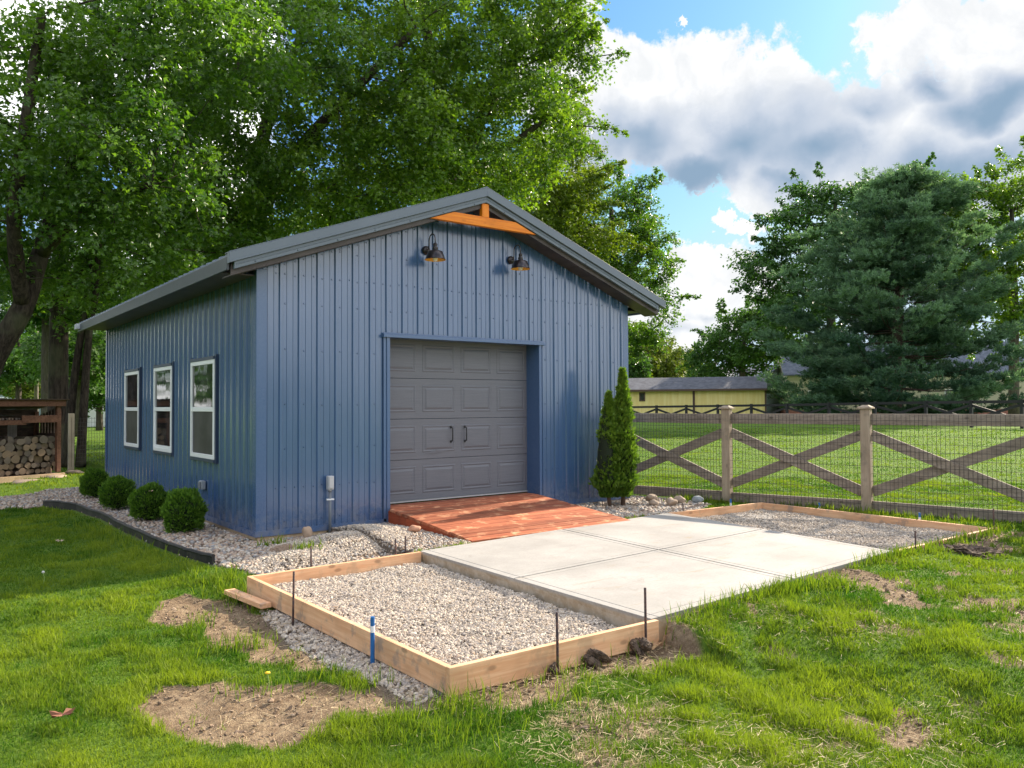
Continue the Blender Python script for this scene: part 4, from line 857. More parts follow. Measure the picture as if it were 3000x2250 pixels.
# ------------------------------------------------------------------ wood shed and logs
M_shed = m_wood("brown_stained_shed", (.10, .042, .026), (.18, .085, .055), None, knots=.3, rough=.75)
M_shedk = mat("dark_shed_boards", (.045, .026, .02), .85, fn=lambda t, b: setc(t, b, t.mix(t.ramp(t.noise(t.scale(t.pos(), (6, 6, 20)), 1, 4), .3, .7), (.03, .018, .014), (.085, .05, .038))))
def build_shed():
    B = atd(131, 1018, 18.2); A = atd(-70, 1040, 16.6); zb = -.10; d = B[:2]-A[:2]; L = float(np.linalg.norm(d)); ang = math.atan2(d[1], d[0])
    S = empty("wood_shed", (A[0], A[1], zb), ang); tag(S, "open brown lean-to wood shed stacked with firewood at far left", "wood shed")
    H = 1.66; D = 1.05
    for x in (.04, L-.04): MB().box(x-.045, x+.045, 0, .09, .08, H-.02).build("post", M_shed, S, bevel=.004)
    for x in (.04, L-.04): MB().box(x-.045, x+.045, D-.09, D, .08, H-.22).build("post", M_shed, S, bevel=.004)
    MB().box(-.08, L+.08, -.06, -.02, H-.10, H+.04).build("fascia", M_shed, S, bevel=.004)
    mb = MB(); n = 10
    mb.hexa([(-.12, -.12, H+.045), (L+.12, -.12, H+.045), (L+.12, D+.15, H-.16), (-.12, D+.15, H-.16)], [(-.12, -.12, H+.065), (L+.12, -.12, H+.065), (L+.12, D+.15, H-.14), (-.12, D+.15, H-.14)]); mb.build("roof", M_shedk, S)
    mb = MB(); mb.box(L*.02, L*.60, -.02, .02, H-.50, H-.40); mb.box(L*.55, L-.09, -.035, -.005, H-.46, H-.30); mb.box(.05, L-.05, .02, .5, H-.44, H-.42); mb.build("shelf", M_shed, S, bevel=.003)
    mb = MB(); z = .12
    for i in range(10):
        mb.box(0, L, D-.025, D-.003, z-.02, z+.119); z += .14
    mb.build("back_wall", M_shedk, S)
    mb = MB(); y = .12
    for i in range(7): mb.box(L-.03, L-.01, y, y+.08, .10, H-.14-.03*i); y += .13
    mb.box(L-.05, L-.031, .1, D-.1, .85, .95); mb.build("side_wall", M_shedk, S)
    MB().box(0, L+.05, -.10, -.02, -.10, .06).build("base_board", M_sill, S, bevel=.004)
    MB().box(0, L, -.019, D, -.10, .05).build("floor", M_shedk, S)
    grey = m_wood("grey_board", (.25, .22, .20), (.36, .32, .29), 'Z', knots=0); MB().box(L*.62, L*.72, D-.2, D-.17, .1, 1.15).build("upright_board", grey, S)
    # firewood
    bark = [m_bark("firewood_bark", (.05, .034, .026), (.12, .088, .068)), m_bark("pale_bark", (.09, .066, .05), (.18, .14, .11))]
    def endm(nm, a, b):
        def fn(t, bb):
            p = t.obj(); l = t.vmath('LENGTH', t.vmath('MULTIPLY', p, (1, 0, 1))); rg = t.math('SINE', t.math('MULTIPLY', t.math('ADD', l, t.math('MULTIPLY', t.noise(p, 14, 3), .02)), 340)); c = t.mix(t.ramp(rg, -1, 1), a, b)
            c = t.mix(t.ramp(t.noise(p, 25, 4, .6), .5, .7, 0, .6), c, (.10, .07, .05)); setc(t, bb, c)
        return mat(nm, a, .85, fn=fn)
    ends = [endm("log_end_tan", (.17, .118, .08), (.26, .185, .125)), endm("log_end_grey", (.115, .09, .072), (.18, .145, .118))]
    protos = []
    for k in range(4):
        n = 14; r_ = np.random.default_rng(k); rad = 1+.10*r_.normal(size=n)*.6; 
        if k == 3: rad = np.array([1.05, 1.0, .95, .9, .95, 1.0, 1.02, .55, .42, .38, .42, .6, .9, 1.0])
        th = np.arange(n)*2*np.pi/n; f = [(rad[i]*math.cos(th[i]), 0, rad[i]*math.sin(th[i])) for i in range(n)]; b = [(p[0]*.96, .42/.075, p[2]*.96) for p in f]
        mb = MB(); mb.add(f+b, [(i, (i+1) % n, n+(i+1) % n, n+i)[::-1] for i in range(n)]+[tuple(range(n, 2*n))]); mb.mi = 1; mb.add([(p[0], -.01, p[2]) for p in f], [tuple(range(n))[::-1]])
        me_o = mb.build("firewood_log", [bark[k % 2], ends[(k//2) % 2]]); protos.append(me_o)
    pos = []; z = .06+.07; row = 0
    while z < .98:
        x = .10+rng.uniform(0, .08); 
        while x < L-.13:
            r = rng.uniform(.045, .085) if z < .4 else rng.uniform(.06, .105)
            lim = .93+.10*math.sin(x*3+1)
            if z+rng.uniform(-.02, .02) < lim: pos.append((x+r, z+rng.uniform(-.015, .015), r))
            x += 2*r*.96
        z += .135; row += 1
    cw, sw = math.cos(ang), math.sin(ang); first = [True]*4; used = 0
    for x, z, r in pos:
        k = int(rng.integers(0, 4)); y = .10+rng.uniform(-.05, .07)
        o = protos[k] if first[k] else protos[k].copy()
        if not first[k]: COL.objects.link(o)
        first[k] = False; o.location = (A[0]+cw*x-sw*y, A[1]+sw*x+cw*y, zb+z); o.rotation_euler = (0, rng.uniform(0, 6.28) if True else 0, ang+rng.uniform(-.06, .06)); o.rotation_mode = 'XYZ'; o.scale = (r, .075, r)
        tag(o, "firewood log stacked end-out in the brown wood shed", "log", "firewood logs in the shed")
    for i in range(9):
        x = L*(.30+.035*i); o = protos[i % 4].copy(); COL.objects.link(o); y = .03+rng.uniform(0, .05); r = rng.uniform(.018, .03)
        o.location = (A[0]+cw*x-sw*y, A[1]+sw*x+cw*y, zb+H-.395+r); o.rotation_euler = (0, 0, ang+rng.uniform(-.4, .4)); o.scale = (r, .05, r); o.name = "kindling_stick"; tag(o, "thin kindling stick on the shelf under the shed roof", "kindling", "kindling on the shed shelf")
    # flat stones before the shed
    for i, (u, v, s, lab) in enumerate(((160, 1020, .24, "thick grey paving stone beside the shed's right post"), (120, 1030, .28, "flat tan paving stone before the shed's base board"), (60, 1040, .3, "flat paving stone left of the tan one at the shed"))):
        p = onz(u, v, -.1); lump("paving_stone", p[0], p[1], -.10, (s, s*.7, .05), M_rock, lab, "stone", seed=50+i, jag=.1)
build_shed()
# ------------------------------------------------------------------ shrubs
M_cedar = m_leaf("cedar_foliage", (.036, .108, .011), (.145, .27, .030), .28, .5, .3, (1.2, 1.3, .5))
M_cedar2 = m_leaf("bright_cedar_foliage", (.046, .115, .012), (.175, .285, .034), .32, .5, .3, (1.3, 1.4, .5))
M_twig = mat("twig_bark", (.12, .075, .05), .9)
def sprays(pts, nrm, size, spin=None):
    """flat cedar sprays: five-fingered fans standing along nrm"""
    T = np.array([(0, 0, 0), (-.30, 0, .55), (-.16, .03, .62), (-.18, .05, 1.0), (0, .04, .78), (.10, .06, 1.1), (.15, .03, .62), (.34, 0, .66)])*1.0; fs = [(0, 1, 2), (0, 2, 3, 4), (0, 4, 5, 6), (0, 6, 7)]
    n = len(pts); return T, fs, pts, frames(nrm, rng.uniform(0, 6.28, n)), size
def globe(name, n, rx, rz_, parent):
    dr = rand_dirs(int(n*1.25)); dr = dr[dr[:, 2] > -.75][:n]; ph = rng.uniform(0, 6, 4); bump_ = 1+.09*np.sin(dr[:, 0]*5+ph[0])*np.sin(dr[:, 1]*5+ph[1])+.07*np.sin(dr[:, 2]*8+dr[:, 0]*4+ph[2]); lay = rng.uniform(.80, 1.0, len(dr)); lay = np.where(rng.random(len(dr)) < .05, lay+.1, lay)
    sh = np.array([rx, rx, rz_]); p = dr*sh*(lay*bump_)[:, None]; p[:, 2] += rz_*.93; nr = dr*.75+np.array([0, 0, .75])+rng.normal(0, .28, dr.shape)
    T, fs, ps, rt_, sz = sprays(p, nr, rng.uniform(.030, .052, len(dr)))
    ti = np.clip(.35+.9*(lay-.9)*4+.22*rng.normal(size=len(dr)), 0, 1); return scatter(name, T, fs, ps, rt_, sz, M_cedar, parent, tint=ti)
M_core = mat("dark_shrub_core", (.010, .018, .006), 1.)  # added dark core, blocks the view through and darkens the inside
def build_shrubs():
    spots = [((397, 1156), .275, .315, "globe shrub with a tan dead leaf, nearest the blue corner"), ((322, 1129), .255, .295, "second globe shrub from the garage corner, between two others"), ((253, 1103), .265, .285, "third globe shrub from the garage corner, with a tan scar"), ((205, 1077), .25, .285, "farthest round globe shrub at the garage's rear corner")]
    proto = None
    for i, ((u, v), rx, rz_, lab) in enumerate(spots):
        rx *= .87; rz_ *= .88
        p = onz(u, v, -.075); fwd = np.array([p[0]-CAM[0], p[1]-CAM[1]]); fwd /= np.linalg.norm(fwd); c = p[:2]+fwd*rx*.62
        if True:
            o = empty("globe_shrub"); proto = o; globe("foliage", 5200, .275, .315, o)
            MB().lathe([(.001, .03), (.16, .08), (.225, .25), (.215, .40), (.13, .52), (.001, .555)], 18).build("dark_core", M_core, o, True)
            MB().tube([(0, 0, -.08), (.01, 0, .1)], .022, 8).build("stem", M_twig, o, True)
        else: o = copy_tree(proto)
        o.location = (c[0], c[1], -.085); o.scale = (rx/.275, rx/.275, rz_/.315); o.rotation_euler = (0, 0, i*2.1+.3); tag(o, lab, "shrub", "round clipped shrubs beside the garage wall")
    # twin-tipped arborvitae
    o = empty("conical_shrub", (5.10, -.52, -.04)); tag(o, "twin-tipped conical arborvitae at the garage's right front corner", "shrub")
    Pp = []; Nn = []; Ti = []
    for cx, cy, hh, r, n in ((.08, -.04, 1.96, .205, 5200), (-.11, .05, 1.62, .19, 4200)):
        t = rng.random(n)**1.15; zz = .12+t*(hh-.12); rr = r*np.where(t < .12, .45+.55*t/.12, ((1-t)/.88)**.72)*np.where(t > .86, .8, 1)*(1+.12*np.sin(zz*9+cx*20)+.14*np.sin(zz*17+3*np.sin(t*9+cx))+.10*rng.normal(size=n)); a = rng.uniform(0, 6.28, n); lay = rng.uniform(.72, 1.04, n)
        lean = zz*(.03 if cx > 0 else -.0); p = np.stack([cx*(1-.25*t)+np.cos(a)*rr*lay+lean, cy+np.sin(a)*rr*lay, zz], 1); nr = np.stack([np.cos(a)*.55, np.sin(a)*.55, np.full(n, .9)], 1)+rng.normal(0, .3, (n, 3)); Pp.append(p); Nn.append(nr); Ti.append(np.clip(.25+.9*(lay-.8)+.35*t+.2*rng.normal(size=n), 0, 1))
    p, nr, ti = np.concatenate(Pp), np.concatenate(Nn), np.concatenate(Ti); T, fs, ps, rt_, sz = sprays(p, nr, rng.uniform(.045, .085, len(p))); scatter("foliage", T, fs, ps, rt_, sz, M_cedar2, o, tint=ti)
    mb = MB(); mb.tube([(.10, -.03, -.1), (.13, -.04, .5), (.15, -.04, 1.3), (.18, -.04, 1.85)], [.035, .03, .018, .005], 8); mb.tube([(-.08, .03, -.1), (-.16, .05, .5), (-.13, .05, 1.5)], [.03, .025, .006], 8); mb.build("stems", M_twig, o, True)
    mb = MB(); mb.lathe([(.05, .15), (.15, .4), (.14, .9), (.08, 1.4), (.01, 1.75)], 14, (.13, -.04, 0)); mb.lathe([(.05, .15), (.14, .4), (.12, .8), (.06, 1.2), (.01, 1.45)], 14, (-.15, .05, 0)); mb.build("dark_core", M_core, o, True)
build_shrubs()
# ------------------------------------------------------------------ trees
LEAF_MAPLE = (np.array([(0, 0, 0), (-.30, .18, .03), (-.50, .52, -.06), (-.20, .50, .03), (0, 1.0, -.10), (.20, .50, .03), (.50, .52, -.06), (.30, .18, .03)]), [(0, 7, 6, 5), (0, 5, 4, 3), (0, 3, 2, 1)])
LEAF_QUAD = (np.array([(0, 0, 0), (-.36, .5, .06), (0, 1.0, -.05), (.36, .5, .06)]), [(0, 3, 2, 1)])
def grow(trunks, clumps, r_tip=.012, rmax=.5, sag=.0):
    """connect clump centres to the trunks by a cheapest-path tree; returns tubes [(points, radii)]"""
    nodes = []; par = []; cost = []; fixed = []
    for tr in trunks:
        pts = [np.array(p, float) for p, r in tr]; rs = [r for p, r in tr]; prev = -1; acc = 0
        for i in range(len(pts)-1):
            m = max(2, int(np.linalg.norm(pts[i+1]-pts[i])/.6)); 
            for k in range(m+(1 if i == len(pts)-2 else 0)):
                t = k/m; p = pts[i]*(1-t)+pts[i+1]*t; nodes.append(p); par.append(prev); fixed.append(rs[i]*(1-t)+rs[i+1]*t); low = .0 if i == 0 else 0; cost.append(0 if True else acc); prev = len(nodes)-1
    nt = len(nodes); cl = [np.array(c) for c in clumps]; left = list(range(len(cl))); N = np.array(nodes); C = np.array(cl)
    best = np.full(len(cl), 1e9); bi = np.zeros(len(cl), int); kids = {}
    def relax(i):
        p = nodes[i]; dv = C-p; d = np.linalg.norm(dv, axis=1); up = dv[:, 2]/np.maximum(d, 1e-6); c = cost[i]*.35+d*(1+.5*np.clip(-up+.1, 0, 1)); m = c < best; best[m] = c[m]; bi[m] = i
    z0 = min(n[2] for n in nodes); zt = max(n[2] for n in nodes)
    for i in range(nt):
        if nodes[i][2] > z0+.22*(zt-z0): relax(i)
    edges = []
    while left:
        j = min(left, key=lambda q: best[q]); left.remove(j); a = bi[j]; pa = nodes[a]; pb = cl[j]; d = np.linalg.norm(pb-pa); m = max(2, int(d/1.1)); prev = a; side = rand_dirs(1)[0]*d*.10
        for k in range(1, m+1):
            t = k/m; p = pa*(1-t)+pb*t+side*math.sin(math.pi*t)+np.array([0, 0, -.06*d*math.sin(math.pi*t)]); nodes.append(p); par.append(prev); fixed.append(None); cost.append(cost[a]+d*t); edges.append((prev, len(nodes)-1)); prev = len(nodes)-1; relax(prev)
    n = len(nodes); desc = np.zeros(n)
    hask = np.zeros(n, bool)
    for i in range(nt, n): hask[par[i]] = True
    for i in range(n-1, nt-1, -1):
        if not hask[i]: desc[i] += 1
        desc[par[i]] += desc[i]
    rad = np.array([fixed[i] if fixed[i] is not None else min(rmax, r_tip*max(1, desc[i])**.52) for i in range(n)])
    mb = MB()
    for tr in trunks:
        pts = [Vector(p) for p, r in tr]; rs = [r for p, r in tr]; sp = []; sr = []
        for i in range(len(pts)-1):
            for k in range(4):
                t = k/4; p0, p1, p2, p3 = pts[max(i-1, 0)], pts[i], pts[i+1], pts[min(i+2, len(pts)-1)]
                sp.append(.5*((2*p1)+(p2-p0)*t+(2*p0-5*p1+4*p2-p3)*t*t+(3*p1-p0-3*p2+p3)*t**3)); sr.append(rs[i]*(1-t)+rs[i+1]*t)
        sp.append(pts[-1]); sr.append(rs[-1]); mb.tube(sp, sr, 14)
    for a, b in edges:
        ra = min(rad[b]*1.18, rad[a]) ; mb.tube([nodes[a], nodes[b]], [ra, rad[b]], 6 if rad[b] > .03 else 4, cap=False)
    return mb
DENS = 1.3
def leaf_cloud(clumps, radii, per, size, shape, twig=.55, hang=.25, squash=.75, face=None):
    P_ = []; Nn = []; Tt = []
    for c, r in zip(clumps, radii):
        n = max(6, int(per*DENS*(r**1.6))); nt = max(3, n//16); d = rand_dirs(nt); d[:, 2] = d[:, 2]*.8+.12; tw = d*np.array([1, 1, squash])
        k = rng.integers(0, nt, n); t = rng.random(n)**.55; off = rng.normal(0, .085*r+.02, (n, 3)); p = np.array(c)+tw[k]*(t*r)[:, None]+off-np.array([0, 0, 1])*(t**2*r*hang)[:, None]
        P_.append(p); nr = rng.normal(0, .62, (n, 3))+np.array([0, 0, .75])+tw[k]*.55; Nn.append(nr); Tt.append(np.clip(rng.normal(.45, .22, n)+rng.normal(0, .13), 0, 1))
    p, nr, ti = np.concatenate(P_), np.concatenate(Nn), np.concatenate(Tt); n = len(p)
    return p, nr, ti, rng.uniform(.72, 1.25, n)*size
def ell_clumps(ells, n, shell=.55):
    out = []; w = np.array([e[1][0]*e[1][1]*e[1][2] for e in ells])**.72; w = w/w.sum()
    for (c, r), k in zip(ells, (w*n+.5).astype(int)):
        for _ in range(max(1, k)):
            best = None
            for _t in range(6):
                d = rand_dirs(1)[0]; q = np.array(c)+d*np.array(r)*(shell+(1-shell)*rng.random())**.8
                s = min([np.linalg.norm((q-o)) for o in out[-140:]] or [9])
                if best is None or s > best[0]: best = (s, q)
            out.append(best[1])
    return out
M_bark1 = m_bark("maple_bark", (.022, .017, .015), (.07, .054, .044)); M_bark2 = m_bark("distant_bark", (.06, .05, .042), (.12, .10, .085)); M_pbark = m_bark("pine_bark", (.05, .035, .03), (.12, .085, .07))
ML = {"maple": m_leaf("maple_leaves", (.034, .094, .012), (.128, .225, .028), .47, .30, .65, (1.6, 1.75, .5)),
      "sunmaple": m_leaf("sunny_maple_leaves", (.044, .112, .012), (.180, .28, .030), .48, .30, .65, (1.6, 1.7, .5)),  # brighter copy of the maple leaves, sunlit look put into the colour
      "spring": m_leaf("yellow_green_leaves", (.075, .135, .012), (.19, .25, .022), .42, .45, .4, (1.4, 1.5, .5)),
      "deep": m_leaf("blue_green_leaves", (.024, .075, .020), (.075, .155, .036), .40, .42, .45, (1.4, 1.6, .6)),
      "far": m_leaf("far_tree_leaves", (.038, .095, .022), (.095, .185, .040), .40, .6, .3, (1.3, 1.5, .6)),
      "farspring": m_leaf("far_yellow_leaves", (.085, .13, .016), (.17, .21, .028), .35, .6, .3, (1.3, 1.4, .6)),
      "spruce": m_leaf("spruce_needles", (.010, .034, .018), (.022, .062, .034), .1, .7, .2, (1.2, 1.3, .8))}
def tree(name, label, trunks, ells, nclump, rclump, per, size, kind, leafshape=LEAF_MAPLE, bark=None, group=None, r_tip=.012, shell=.5, hang=.25, extra=(), fringe=0, frr=(.2, .36)):
    base = trunks[0][0][0]; o = empty(name, tuple(base)); tag(o, label, "tree", group); b = np.array(base)
    cl = ell_clumps([(np.array(c)-b, r) for c, r in ells], nclump, shell)+[np.array(e)-b for e in extra]; trs = [[(np.array(p)-b, r) for p, r in tr] for tr in trunks]
    mb = grow(trs, cl, r_tip)
    rad = list(rng.uniform(*rclump, len(cl))); ncl = len(cl); cen = np.mean([c for c, r in ells], axis=0)-b
    for q in range(fringe):                # shoots that stick out of the crown
        i = int(rng.integers(0, ncl)); dv = (cl[i]-cen); dv = dv/np.linalg.norm(dv)*np.array([1, 1, .8])+rng.normal(0, .3, 3)+np.array([0, 0, .25]); dv /= np.linalg.norm(dv); st = rng.uniform(*frr); p0 = cl[i]+dv*rad[i]*.7; pr = [cl[i]]
        for k in range(3):
            p0 = p0+dv*st*1.1+np.array([0, 0, -.03*k]); pr.append(p0); cl.append(p0); rad.append(st*(1-.17*k))
        tw = MB(); tw.tube(pr, [.022, .016, .012, .008, .004], 4); o0 = len(mb.v); mb.v += tw.v; mb.f += [tuple(a+o0 for a in f) for f in tw.f]; mb.m += tw.m
    rad = np.array(rad); p, nr, ti, sz = leaf_cloud(cl, rad, per, size, leafshape, hang=hang); k = len(p)
    mb.build("trunk", bark or M_bark1, o, True); scatter("crown", leafshape[0], leafshape[1], p, frames(nr, rng.uniform(0, 6.28, k)), sz, ML[kind], o, tint=ti); return k
def E(u, v, d, ru, rv, rd): return (atd(u, v, d), (pxm(ru, d), rd, pxm(rv, d)))
GZB = -.15
def foot(u, v, d, z=GZB): p = atd(u, v, d); return (p[0], p[1], z)
NL = 0
# near left group of maples
d = 19.0
NL += tree("maple_tree", "old maple with thick leaning trunk entering at the left edge", [[(foot(-75, 1000, d), .34), (atd(-30, 810, d), .28), (atd(47, 669, d), .235), (atd(85, 556, d+.4), .20), (atd(128, 430, d+1), .17), (atd(205, 240, d+1.5), .13), (atd(260, 40, d+2), .10)], [(atd(50, 660, d), .19), (atd(30, 480, d-1), .15), (atd(60, 240, d-1.6), .12), (atd(90, 30, d-2), .09)], [(atd(88, 550, d+.4), .15), (atd(200, 440, d-1), .12), (atd(330, 400, d-2), .08)]],
    [E(60, 240, d-1, 260, 230, 2.6), E(260, 330, d-1.5, 210, 160, 2.2), E(330, 90, d, 260, 190, 3.), E(-120, 420, d, 180, 190, 2.5)], 105, (.65, 1.15), 360, .125, "maple", hang=.45, extra=[atd(330, 560, d-1.5), atd(250, 520, d-2), atd(180, 610, d-1), atd(90, 440, d-2), atd(440, 500, d-1), atd(40, 600, d+1), atd(270, 620, d-.5), atd(420, 420, d-2)])
d = 23.5
NL += tree("maple_tree", "maple with straight thick dark trunk rising behind the wood shed", [[(foot(124, 1000, d), .33), (atd(126, 870, d), .27), (atd(127, 720, d), .25), (atd(130, 560, d), .22), (atd(150, 380, d), .17), (atd(190, 150, d), .14), (atd(215, -60, d), .08)], [(atd(130, 640, d), .20), (atd(230, 530, d-.6), .17), (atd(330, 420, d-1), .17), (atd(440, 250, d-1), .12), (atd(560, 80, d-1), .07)]],
    [E(330, 300, d, 330, 260, 3.4), E(120, 480, d+.5, 260, 150, 2.5), E(480, 120, d, 300, 200, 3.4), E(430, 470, d, 200, 100, 2.4)], 100, (.75, 1.3), 330, .125, "maple", hang=.4)
d = 21.5
NL += tree("maple_tree", "slender twin-stemmed maple between the shed post and the garage", [[(foot(142, 1000, d), .15), (atd(148, 950, d), .12), (atd(158, 840, d), .10), (atd(178, 707, d), .09), (atd(215, 520, d), .09), (atd(300, 350, d), .05)], [(foot(174, 1000, d), .14), (atd(178, 930, d), .11), (atd(192, 720, d), .09), (atd(208, 620, d), .08), (atd(215, 420, d), .05)]],
    [E(260, 420, d, 170, 150, 2.2), E(200, 620, d+1, 150, 90, 2.)], 38, (.55, .95), 330, .12, "maple", hang=.4)
d = 27.
NL += tree("maple_tree", "large maple crown directly above the garage's left roof slope", [[(foot(545, 1000, d), .50), (atd(548, 700, d), .42), (atd(552, 500, d), .34), (atd(560, 330, d), .24), (atd(620, 150, d), .15), (atd(700, -40, d), .08)], [(atd(552, 480, d), .25), (atd(640, 330, d-1), .20), (atd(760, 200, d-1.4), .15), (atd(900, 60, d-1.5), .09)], [(atd(550, 560, d), .20), (atd(470, 420, d-1), .13), (atd(400, 300, d-2), .08)]],
    [E(640, 230, d, 330, 260, 4.), E(830, 330, d-1, 230, 190, 3.3), E(560, 430, d-1.2, 270, 130, 2.8), E(860, 90, d, 280, 190, 4.)], 150, (.75, 1.3), 310, .13, "sunmaple", hang=.35, fringe=20)
d = 29.
NL += tree("maple_tree", "large maple whose ragged branches reach over the sky at the crown's right", [[(foot(960, 1000, d), .55), (atd(965, 600, d), .46), (atd(970, 420, d), .36), (atd(960, 240, d), .26), (atd(920, 60, d), .18), (atd(900, -80, d), .1)], [(atd(968, 400, d), .26), (atd(1050, 240, d), .19), (atd(1120, 120, d), .13), (atd(1220, 20, d), .07)], [(atd(968, 330, d), .2), (atd(880, 200, d-1), .14), (atd(860, 40, d-1), .10)], [(atd(969, 420, d), .18), (atd(1080, 330, d-.5), .13), (atd(1190, 250, d-.5), .08)]],
    [E(930, 180, d, 220, 240, 4.), E(1060, 90, d, 165, 150, 3.3), E(1090, 300, d-1, 150, 110, 3.), E(960, 350, d-2, 220, 110, 2.8), E(1160, 40, d, 80, 75, 2.2)], 118, (.7, 1.2), 320, .13, "sunmaple", hang=.3, fringe=70,
    extra=[atd(u, v, d+rng.uniform(-1, 1)) for u, v in ((1235, 60), (1262, 72), (1240, 108), (1272, 125), (1222, 165), (1190, 195), (1212, 210), (1175, 130), (1222, 22), (1185, 225), (1165, 255), (1200, 95), (1250, 140), (1215, 240), (1195, 10))])
d = 36.
NL += tree("maple_tree", "yellow green spring tree behind the garage's ridge", [[(foot(1185, 1000, d), .42), (atd(1188, 650, d), .34), (atd(1190, 480, d), .24), (atd(1195, 330, d), .1)]],
    [E(1190, 430, d, 120, 135, 3.), E(1150, 500, d-1, 120, 80, 2.6), E(1235, 510, d, 80, 100, 2.5), E(1195, 340, d, 70, 60, 2.2)], 95, (.6, 1.1), 380, .125, "spring", hang=.2, fringe=50)
d = 40.
NL += tree("maple_tree", "blue green tree behind the garage with ragged right edge above the eave", [[(foot(1330, 1000, d), .40), (atd(1332, 760, d), .30), (atd(1330, 600, d), .22), (atd(1320, 450, d), .1)], [(atd(1331, 640, d), .18), (atd(1380, 560, d), .10), (atd(1415, 520, d), .05)]],
    [E(1300, 470, d, 85, 105, 3.), E(1345, 570, d, 85, 95, 3.), E(1365, 690, d, 50, 85, 2.6), E(1290, 600, d, 80, 120, 3.)], 90, (.6, 1.0), 400, .135, "maple", hang=.15, fringe=24, extra=[atd(u, v, d) for u, v in ((1410, 575), (1425, 545), (1398, 540), (1400, 480), (1385, 465), (1415, 610), (1390, 640), (1405, 720), (1340, 425), (1372, 505))])
# ------------------------------------------------------------------ far trees
d = 74.
FG = "trees beyond the black fence"
tree("broadleaf_tree", "tall broadleaf tree rising behind the pine's left shoulder", [[(foot(1790, 900, d, .1), .5), (atd(1795, 700, d), .4), (atd(1800, 500, d), .2), (atd(1810, 400, d), .1)]],
     [E(1745, 520, d, 110, 130, 5.), E(1800, 455, d, 85, 70, 4.), E(1680, 600, d, 75, 90, 4.), E(1720, 680, d, 110, 80, 4.), E(1960, 435, d, 130, 60, 4.5), E(2010, 520, d, 140, 120, 5.)], 150, (1.1, 1.9), 130, .30, "deep", LEAF_QUAD, M_bark2, FG, .03, hang=.1, fringe=60, frr=(.32, .5))
d = 82.
tree("broadleaf_tree", "low spreading tree over the yellow shed's right end", [[(foot(1600, 900, d, .1), .4), (atd(1605, 780, d), .3), (atd(1610, 690, d), .15)]], [E(1600, 745, d, 95, 65, 4.), E(1660, 720, d, 80, 75, 4.), E(1545, 775, d, 50, 42, 3.)], 75, (1.1, 1.8), 140, .28, "far", LEAF_QUAD, M_bark2, FG, .03, hang=.1, fringe=40, frr=(.32, .5))
d = 70.
tree("broadleaf_tree", "bright green broadleaf tree at the right edge behind the pine", [[(foot(2190, 900, d, .2), .45), (atd(2190, 650, d), .35), (atd(2185, 450, d), .15)]], [E(2160, 480, d, 80, 120, 4.), E(2220, 450, d, 80, 110, 4.), E(2130, 620, d, 80, 110, 4.), E(2240, 620, d, 90, 120, 4.), E(2090, 430, d, 50, 50, 3.)], 120, (1., 1.6), 140, .28, "sunmaple", LEAF_QUAD, M_bark2, FG, .03, hang=.1, fringe=50, frr=(.3, .5))
for i, (u, v, dd, ru, rv, kd, lab) in enumerate(((1385, 755, 85, 42, 50, "farspring", "yellow green tree just right of the garage corner"), (1440, 790, 95, 45, 40, "farspring", "small yellow green tree left of the dark spruce"), (1425, 770, 120, 40, 40, "farspring", "tall pale tree behind the small yellow one"), (1500, 790, 110, 40, 34, "farspring", "pale green tree right of the dark spruce"), (1360, 800, 80, 40, 30, "far", "dark bush at the garage's right edge over the yellow shed"))):
    tree("broadleaf_tree", lab, [[(foot(u, 900, dd, .1), .25), (atd(u, v+20, dd), .18), (atd(u, v-rv*.5, dd), .06)]], [E(u, v, dd, ru, rv, pxm(ru, dd)), E(u-ru*.3, v+rv*.5, dd, ru*.9, rv*.6, pxm(ru, dd))], 30, (1., 1.7), 110, .32, kd, LEAF_QUAD, M_bark2, FG, .03, hang=.1)
def conifer(name, label, u, vt, dd, ru, kind="spruce"):
    b = foot(u, 900, dd, .1); H = atd(u, vt, dd)[2]-.1; o = empty(name, b); tag(o, label, "tree", FG); MB().tube([(0, 0, -.3), (0, 0, H*.6), (0, 0, H)], [.22, .12, .02], 8).build("trunk", M_bark2, o, True)
    n = 5200; t = rng.random(n)**.7; t = 1-t; r = pxm(ru, dd)*(1-t)*(.55+.45*np.abs(np.sin(t*40)))*rng.random(n)**.4; a = rng.uniform(0, 6.28, n); p = np.stack([np.cos(a)*r, np.sin(a)*r, .8+t*(H-.8)-.12*r], 1); nr = rng.normal(0, .5, (n, 3))+np.array([0, 0, .8])
    scatter("crown", LEAF_QUAD[0], LEAF_QUAD[1], p, frames(nr, a), rng.uniform(.25, .5, n)*(dd/100), ML[kind], o, tint=rng.random(n))
conifer("spruce_tree", "dark pointed spruce between pale trees over the yellow shed", 1465, 765, 100, 22)
